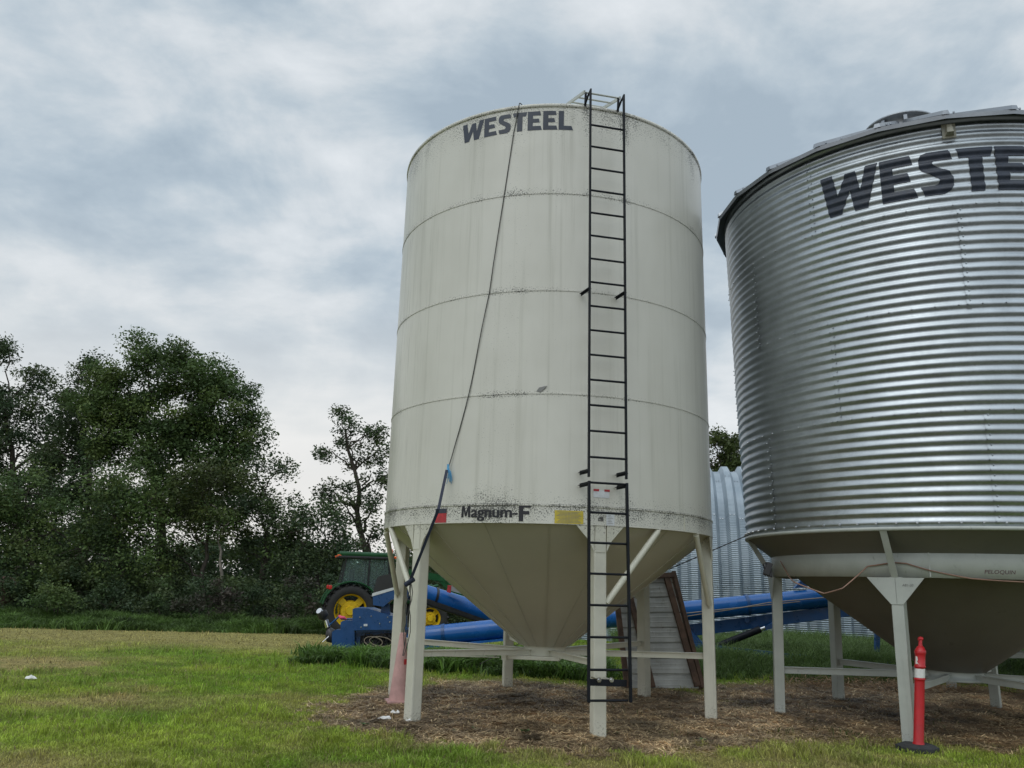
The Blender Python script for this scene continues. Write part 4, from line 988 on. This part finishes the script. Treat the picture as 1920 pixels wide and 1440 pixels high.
DARKS = [(.044, .074, .034), (.056, .088, .036), (.074, .104, .038)]
def tree(name, label, u0, Y, blobs, tr=.18, cols=GREENS, k=1.5, nper=120, size=.17, seed=1, group='trees along the far edge of the lawn', bark='bark', cr=.5, lean=0., shell=.35, topf=.75):
    r = random.Random(seed); base = at(u0, 1170, Y); base.z = 0
    t = thing(name, label, 'tree', tuple(base), group=group)
    bl = []
    for (u, v, ru, rv) in blobs:
        c_ = at(u, v, Y); s_ = Y/F_PX; rx, rz = ru*s_, rv*s_; bl.append((c_, rx, max(.8, (rx+rz)/2*.9), rz))
    cl = []
    for c_, rx, ry, rz in bl:
        n = max(4, int(4.19*rx*ry*rz*k))
        for _ in range(n):
            while True:
                p = Vector((r.uniform(-1, 1), r.uniform(-1, 1), r.uniform(-1, 1)))
                if shell < p.length < 1: break
            cl.append(c_+Vector((p.x*rx, p.y*ry, p.z*rz)))
    top = max(bl, key=lambda b: b[0].z); zt = top[0].z
    trunk = []; nseg = 9
    for i in range(nseg+1):
        f = i/nseg; tgt = top[0]; p = base.lerp(Vector((tgt.x, tgt.y, 0)), f**1.6*.85); p.z = zt*topf*f + (0 if i else -.2); p += Vector((r.uniform(-.12, .12), r.uniform(-.12, .12), 0))*min(1, f*3); trunk.append(p)
    mb = MB(); mb.path(trunk, .1, 9, rs=[tr*(1.25 if i == 0 else 1)*(1-.72*i/nseg) for i in range(nseg+1)])
    sk = [(p, tr*(1-.72*i/nseg)) for i, p in enumerate(trunk) if i >= 2]
    for c_, rx, ry, rz in bl:          # limbs reach into each mass of foliage
        s0 = min(sk[:nseg], key=lambda q: (q[0]-c_).length+ (2.0 if q[0].z > c_.z-.3 else 0)); p0, r0 = s0; pts = []; e = c_+Vector((0, 0, rz*.3))
        for i in range(7): f = i/6; p = p0.lerp(e, f); p.z += math.sin(f*math.pi)*(.12*(e-p0).length)*(.5); p += Vector([r.uniform(-.12, .12) for _ in range(3)])*(1 if 0 < i else 0); pts.append(p)
        rs = [max(.025, r0*.62*(1-.75*i/6)) for i in range(7)]; mb.path(pts, .1, 7, rs=rs); sk += [(p, rs[i]) for i, p in enumerate(pts) if i > 1]
    for p in cl[::2]:          # boughs to the leaf masses
        s0 = min(sk, key=lambda q: (q[0]-p).length_squared); p0, r0 = s0; L_ = (p-p0).length
        if L_ < .2: continue
        pts = [p0.lerp(p, f)+Vector((r.uniform(-.08, .08), r.uniform(-.08, .08), math.sin(f*3.1)*.08*L_))*(0 if f == 0 else 1) for f in (0, .35, .7, 1)]
        mb.path(pts, .02, 4, rs=[max(.014, min(r0*.5, .05)), .024, .016, .009])
    mb.build('trunk', MT[bark], t)
    cen = [tuple(p) for p in cl]; rad = [cr*r.uniform(.7, 1.25) for _ in cl]
    leaves('crown', cen, rad, nper, size, cols, t, seed=seed, rag=1.4)
    return t
tree('maple_tree', 'tallest broad green maple at left with a forked trunk showing through the crown', 300, 34,
     [(310, 690, 75, 48), (270, 655, 30, 25), (235, 745, 70, 65), (380, 705, 75, 45), (415, 765, 72, 60), (330, 790, 70, 50), (465, 800, 38, 38), (250, 830, 75, 50), (430, 850, 45, 45), (180, 730, 45, 45), (330, 870, 60, 35), (400, 930, 75, 55), (470, 845, 38, 32), (300, 940, 60, 50), (215, 800, 60, 50), (380, 830, 60, 45)], tr=.26, seed=3, k=3.2, nper=160)
tree('oak_tree', 'dark oak with a broken twiggy top at the left edge', 25, 37, [(5, 760, 65, 50), (-30, 680, 45, 40), (65, 705, 48, 32), (15, 650, 14, 22), (95, 770, 55, 50), (40, 850, 85, 60), (-60, 800, 80, 90), (120, 840, 45, 60), (40, 950, 80, 60)], tr=.24, cols=DARKS, seed=5, k=2.0, nper=130)
tree('oak_tree', 'dark rounded oak between the twiggy oak and the tall maple', 145, 36, [(140, 705, 30, 22), (170, 690, 25, 20), (150, 790, 60, 60), (130, 880, 75, 60), (180, 950, 80, 60)], tr=.2, cols=DARKS, seed=6, k=2.3, nper=135)
tree('maple_tree', 'low drooping maple at the far left with foliage down to the weeds', 60, 30.5, [(50, 930, 80, 60), (10, 1000, 80, 60), (95, 1010, 80, 60), (60, 1075, 100, 45), (-60, 980, 90, 90)], tr=.14, seed=8, k=2.2, size=.15)
tree('maple_tree', 'drooping bright-tipped maple in front of the tallest maple', 225, 30, [(220, 900, 70, 50), (200, 970, 90, 60), (280, 950, 70, 50), (170, 1050, 90, 50), (270, 1040, 70, 55), (230, 1100, 60, 35)], tr=.14, seed=9, k=2.2, size=.15)
tree('maple_tree', 'small yellow-green maple above the brown shrub', 372, 31, [(360, 910, 60, 50), (395, 960, 50, 50), (340, 990, 45, 45), (400, 890, 40, 30), (440, 900, 30, 35), (330, 1060, 40, 45), (330, 1000, 55, 40), (440, 985, 35, 30)], tr=.12, cols=[(.06, .082, .022), (.075, .095, .026), (.05, .07, .022)], seed=10, k=2.1, size=.15)
tree('maple_tree', 'dark rounded tree at the right end of the leafy mass', 480, 32, [(480, 900, 45, 35), (500, 940, 50, 50), (530, 990, 32, 50), (460, 970, 50, 60), (500, 1040, 60, 50), (455, 1040, 34, 50), (520, 880, 18, 14), (545, 1000, 16, 20)], tr=.16, cols=DARKS+GREENS[:2], seed=11, k=2.2, size=.15)
tree('snag_tree', 'thin pale-barked trunk rising through the gap beside the dark tree', 414, 30.5, [(425, 985, 26, 24), (405, 960, 22, 22)], tr=.085, seed=12, bark='palebark', k=2.5, size=.14, topf=.95)
tree('oak_tree', 'tall sparse oak with layered branches standing left of the cream bin', 684, 33,
     [(640, 778, 13, 10), (655, 800, 26, 14), (690, 812, 30, 20), (715, 810, 14, 20), (655, 835, 34, 14), (613, 848, 20, 8), (680, 860, 36, 20), (715, 850, 18, 22), (700, 895, 30, 14), (640, 912, 30, 10), (612, 925, 14, 7), (680, 930, 40, 13), (640, 947, 38, 11), (710, 955, 24, 18), (665, 975, 40, 10), (700, 1000, 34, 14), (660, 1020, 34, 12), (722, 900, 14, 20)],
     tr=.17, cols=DARKS, seed=14, k=5.0, nper=85, size=.145, cr=.36, shell=0., topf=.93)
tree('maple_tree', 'low leafy tree between the dark tree and the sparse oak', 588, 31, [(585, 985, 42, 30), (545, 1010, 35, 45), (610, 965, 26, 16), (560, 1030, 45, 45), (620, 1010, 45, 36), (600, 1065, 60, 45), (555, 965, 16, 12), (640, 1050, 30, 30)], tr=.12, cols=DARKS, seed=15, k=2.4, size=.15)
tree('maple_tree', 'dense low tree rising behind the tractor cab', 720, 30.5, [(700, 1060, 60, 36), (760, 1075, 60, 40), (740, 1110, 90, 40), (650, 1090, 40, 45)], tr=.12, cols=DARKS, seed=16, k=2.2, size=.15)
tree('maple_tree', 'dense low tree behind the blue feeder tube and green loader', 850, 30.5, [(830, 1065, 50, 36), (870, 1080, 50, 36), (850, 1120, 80, 40)], tr=.12, cols=DARKS+GREENS[:1], seed=17, k=2.2, size=.15)
tree('maple_tree', 'lit yellow-green tree rising behind the arched shed between the bins', 1350, 44, [(1362, 812, 30, 32), (1340, 850, 50, 40), (1395, 850, 40, 50), (1310, 870, 50, 50), (1370, 900, 70, 60)], tr=.2, cols=[(.06, .085, .022), (.075, .10, .028)], seed=18, k=1.6, group=None, size=.2)
BROWNS = [(.070, .058, .045), (.055, .052, .036), (.042, .056, .026)]
def bush(label, u, v, ru, rv, Y, cols, seed, k=3.2):
    r = random.Random(seed); c_ = at(u, v, Y); s_ = Y/F_PX; rx, rz = ru*s_, c_.z+rv*s_*.6
    base = Vector((c_.x, Y, 0)); t = thing('bush', label, 'bush', tuple(base), group='undergrowth bushes at the wood edge'); cl = []
    for _ in range(int(rx*rx*rz*2.1*k)+8):
        a, q, h = r.uniform(0, 6.28), math.sqrt(r.random()), r.random(); w = math.sqrt(max(.05, 1-h*h*.85)); cl.append(Vector((c_.x+rx*q*w*math.cos(a), Y+rx*.7*q*w*math.sin(a), .15+h*rz)))
    mb = MB()
    for p in cl[::4]: b0 = base+Vector((r.uniform(-.3, .3), r.uniform(-.2, .2), -.05)); mb.path([b0, b0.lerp(p, .5)+Vector((0, 0, .12)), p], .02, 4, rs=[.025, .015, .008])
    mb.build('stem', MT['bark'], t); leaves('crown', [tuple(p) for p in cl], [.34*r.uniform(.7, 1.3) for _ in cl], 85, .12, cols, t, seed=seed)
for i, (lab, u, v, ru, rv, Y, cols) in enumerate([
    ('dark green bush at the far left edge above the weeds', -10, 1120, 70, 35, 28.6, DARKS),
    ('low green bush second from the left edge of the wood', 100, 1130, 60, 26, 26.9, GREENS),
    ('shady green bush below the drooping bright-tipped maple', 205, 1130, 60, 32, 28.6, DARKS),
    ('green bush between the shady bush and the brownish shrub', 295, 1140, 50, 24, 27.2, DARKS+GREENS),
    ('brownish purple shrub with dry leaves near the pale trunk', 390, 1125, 62, 36, 27.2, BROWNS),
    ('dark bush just right of the brownish purple shrub', 485, 1125, 50, 32, 28.6, DARKS),
    ('grey-brown bush left of the tractor', 560, 1122, 45, 38, 27.4, BROWNS+DARKS),
    ('dark bush behind the tractor rear wheel', 625, 1120, 42, 45, 28.6, DARKS)]): bush(lab, u, v, ru, rv, Y, cols, 50+i)
bm = bmesh.new(); bmesh.ops.create_icosphere(bm, subdivisions=3, radius=1); rk = at(8, 1092, 29.2)
vs = [(rk.x+v.co.x*.42*(1+.12*math.sin(v.co.y*5+v.co.z*3)), 29.2+v.co.y*.5, max(-.1, 1.12+v.co.z*(.24 if v.co.z > 0 else 1.3)*(1+.1*math.sin(v.co.x*6)))) for v in bm.verts]
bm.verts.index_update(); mb = MB(); mb.add(vs, [[v.index for v in f.verts] for f in bm.faces], 0, True); bm.free()
tag(mb.build('boulder', MT['rust']), 'rusty brown boulder half hidden in bushes at the left edge', 'boulder')
# the wood beyond, which closes the horizon
r2 = np.random.default_rng(77); nn = 1500; xx = r2.uniform(-60, 48, nn); hh = (2.4+2.6*vnoise(xx, xx*0, .25, 4))*r2.random(nn)
n3_ = 900; x3 = r2.uniform(-20, 1, n3_); h3 = r2.random(n3_)**1.3*(.9+1.1*vnoise(x3, x3*0, .7, 6))
tag(leaves('undergrowth', np.stack([x3, 29.3+r2.uniform(-.6, 3.5, n3_), h3], 1), np.full(n3_, .42), 90, .13, DARKS+GREENS[:1], None, seed=79), 'shaded undergrowth filling the foot of the wood', 'undergrowth', kind='stuff')
leaves('far_wood', np.stack([xx, 50+r2.uniform(-3, 3, nn), hh], 1), np.full(nn, 1.0), 110, .30, DARKS, None, seed=78)
tag(bpy.data.objects['far_wood'], 'dark distant wood closing the horizon behind the trees', 'wood', kind='stuff')

# ================================================================== GRASS, WEEDS, STRAW
def polar(n, r0, r1, a0, a1, rg):
    a = rg.uniform(R_(a0), R_(a1), n); q = rg.uniform(1/r1, 1/r0, n); r = 1/q; return r*np.sin(a), r*np.cos(a), r
def gz_at(x, y): return hgt(x, y)
def blades(name, x, y, h, w, col, label, cat, lean=.35, seed=0, z0=None, flat=None):
    rg = np.random.default_rng(seed); n = len(x); a = rg.uniform(0, 2*np.pi, n); z = gz_at(x, y)-.004 if z0 is None else z0
    le = lean*(.3+rg.random(n)); dx, dy = np.cos(a), np.sin(a); b = rg.uniform(0, 2*np.pi, n); wx, wy = np.cos(b)*w/2, np.sin(b)*w/2
    P0 = np.stack([x-wx, y-wy, z], 1); P1 = np.stack([x+wx, y+wy, z], 1)
    m_ = np.stack([x+dx*h*le*.35, y+dy*h*le*.35, z+h*.6], 1); P2 = m_+np.stack([wx, wy, 0*wx], 1)*.75; P3 = m_-np.stack([wx, wy, 0*wx], 1)*.75
    T = np.stack([x+dx*h*le, y+dy*h*le, z+h*(1-.25*le)], 1); T2 = T+np.stack([wx, wy, 0*wx], 1)*.12
    V = np.stack([P0, P1, P2, P3, T2, T], 1).reshape(-1, 3); i = np.arange(n)[:, None]*6
    F_ = np.concatenate([i+np.array([[0, 1, 2, 3]]), i+np.array([[3, 2, 4, 5]])], 0)
    o = np_mesh(name, V, F_, MT['blade'], np.repeat(col, 6, 0)); return tag(o, label, cat, kind='stuff')
rg = np.random.default_rng(5)
def tall_zone(x, y):
    n = (fbm(x, y, .8, 61)-.5)*1.6
    left = sst(0, .7, y+n*.6+(fbm(x, y, 2.6, 67)-.5)*1.2-(16.3-.30*(x+4.3)))*sst(-4.5, -3.4, x+n*.5+(fbm(x, y, 3., 66)-.5)*1.2)*sst(2.2, 1.4, x)
    right = sst(0, .6, y+n-(15.2+.12*(x-3)))*sst(3.0, 3.5, x)
    strip = sst(0, .5, y+n*.25-(23.2+.14*(x+14)))*sst(-3., -4.5, x)
    return np.clip(left+right+strip, 0, 1)
x, y, r = polar(430000, 5.2, 34, -44, 44, rg)
dw, tz = dirt_w(x, y), tall_zone(x, y); keep = rg.random(len(x)) > np.clip(dw*1.25, 0, .965); x, y, r, dw, tz = [q[keep] for q in (x, y, r, dw, tz)]
c_ = ground_col(x, y)*(.65+.9*rg.random(len(x)))[:, None]*1.35; yel = rg.random(len(x)) < .10+.25*dry_w(x, y); c_[yel] = np.array([.26, .23, .10])*(.6+.7*rg.random(yel.sum()))[:, None]
c_[dw > .5] = np.array([.07, .10, .025])
tuft = fbm(x, y, 3.0, 71, 3)
blades('lawn_grass', x, y, (.026+.05*tuft*rg.random(len(x)))*(1+1.3*sst(.60, .74, tuft))*(1-.45*dry_w(x, y))*(1+r*.012), .0042*(1+r/7), c_, 'short mown lawn grass, green with dry patches', 'grass', .7, 1)
def zone(n, x0, x1, y0, y1, fn):
    x, y = rg.uniform(x0, x1, n), rg.uniform(y0, y1, n); k = rg.random(n) < fn(x, y); return x[k], y[k]
x, y = zone(150000, -5.2, 2.4, 13.6, 20.5, tall_zone); pz = fbm(x, y, 3.2, 84, 3); hh = (.03+.78*np.clip(fbm(x, y, 1.2, 81)*.5+pz*.5-.22, 0, 1)*(.4+rg.random(len(x))))*sst(19.8, 16.8, y)+.03
blades('tall_weeds', x, y, hh, np.full(len(x), .034), np.array([.11, .20, .04])*(.45+.9*rg.random(len(x)))[:, None]*np.clip(.1+1.7*pz, .3, 1.6)[:, None], 'dark green broad-leaved weeds around the base of the blue auger', 'weeds', 1.1, 2)
x, y = zone(210000, 2.6, 17, 14.4, 24.5, tall_zone); hh = (.22+.55*fbm(x, y, .9, 83)*(.4+rg.random(len(x))))*sst(14.6, 17.5, y+.2)
hh = np.maximum(hh, .12); blades('tall_grass', x, y, hh, np.full(len(x), .015), np.array([.12, .19, .055])*(.5+.95*rg.random(len(x)))[:, None], 'tall green grass growing along the arched shed', 'grass', .9, 3)
x, y = zone(190000, -24, -3, 22.5, 28.6, tall_zone); hh = (.10+.75*np.clip(fbm(x, y, 1.1, 85)-.28, 0, 1)*(.3+rg.random(len(x))))
blades('verge_grass', x, y, hh, np.full(len(x), .03), np.array([.085, .15, .032])*(.5+.9*rg.random(len(x)))[:, None]*np.clip(.1+1.7*fbm(x, y, 1.6, 87, 3), .3, 1.6)[:, None], 'long green weeds along the foot of the wood', 'grass', .9, 4)
# straw and litter on the bare soil
x, y, r = polar(330000, 7.5, 18.5, -20, 40, rg); dw = dirt_w(x, y); k = (rg.random(len(x)) < dw*.95) ; x, y, r, dw = x[k], y[k], r[k], dw[k]; n = len(x)
hay = sst(14.0, 15.0, y+(fbm(x, y, 1., 90)-.5)*1.5)*sst(3.3, 4.6, x); light = fbm(x, y, 1.4, 92, 4)
c_ = np.where((rg.random(n) < .28+.45*sst(.45, .65, light))[:, None], np.array([.64, .49, .29]), np.array([.31, .22, .13]))*(.4+.9*rg.random(n))[:, None]*np.clip(.05+1.9*fbm(x, y, 2.2, 31, 3), .3, 1.5)[:, None]
c_ = np.where((hay > rg.random(n))[:, None], np.array([.36, .22, .10])*(.4+.9*rg.random(n))[:, None], c_)
a = rg.uniform(0, 2*np.pi, n); L_ = rg.uniform(.012, .045, n)*(1+1.2*hay); w = .0022*(1+r/10)*rg.uniform(.7, 1.5, n); z = gz_at(x, y)+.004+rg.random(n)**2*(.022+.10*hay); up_ = rg.normal(0, .30, n)*L_
dx, dy = np.cos(a)*L_, np.sin(a)*L_; ox, oy = -np.sin(a)*w, np.cos(a)*w
V = np.stack([np.stack([x-dx-ox, y-dy-oy, z-up_*.3], 1), np.stack([x-dx+ox, y-dy+oy, z-up_*.3], 1), np.stack([x+dx+ox, y+dy+oy, z+abs(up_)], 1), np.stack([x+dx-ox, y+dy-oy, z+abs(up_)], 1)], 1).reshape(-1, 3)
tag(np_mesh('straw_litter', V, np.arange(4*n).reshape(-1, 4), MT['blade'], np.repeat(c_, 4, 0)), 'brown dead grass and straw littering the bare soil under the bins', 'straw', kind='stuff')
# a few broad-leaved weeds sprouting in the soil
for i, (u, v, s_) in enumerate([(985, 1375, .09), (1128, 1380, .10), (1155, 1378, .06), (683, 1362, .08), (890, 1368, .06), (1318, 1392, .07), (850, 1372, .05)]):
    p = gnd(u, v); rr = random.Random(i); mb = MB()
    for k in range(7):
        a = k*.9+rr.random(); d = Vector((math.cos(a), math.sin(a), rr.uniform(.25, .9))).normalized(); sd_ = Vector((-math.sin(a), math.cos(a), 0)); q = Vector((p.x, p.y, .01)); L1 = s_*rr.uniform(.7, 1.2)
        mb.add([q, q+d*L1*.5+sd_*L1*.26, q+d*L1+Vector((0, 0, -.02)), q+d*L1*.5-sd_*L1*.26], [(0, 1, 2, 3)])
    o = mb.build('weed', MT['weedleaf'] if 'weedleaf' in MT else MT.setdefault('weedleaf', surf('weed_leaf', (.06, .12, .035), .5, var=.2)))
    tag(o, ['broad-leaved weed on the soil between the two front legs', 'broad-leaved weed at the foot of the ladder leg', 'small weed just right of the ladder leg', 'leafy weed left of the white scraps on the soil', 'small weed farther right of the left front leg', 'small weed right of the cream bin near the lawn', 'tiny weed just right of the left front leg'][i], 'weed', 'weeds sprouting in the bare soil')
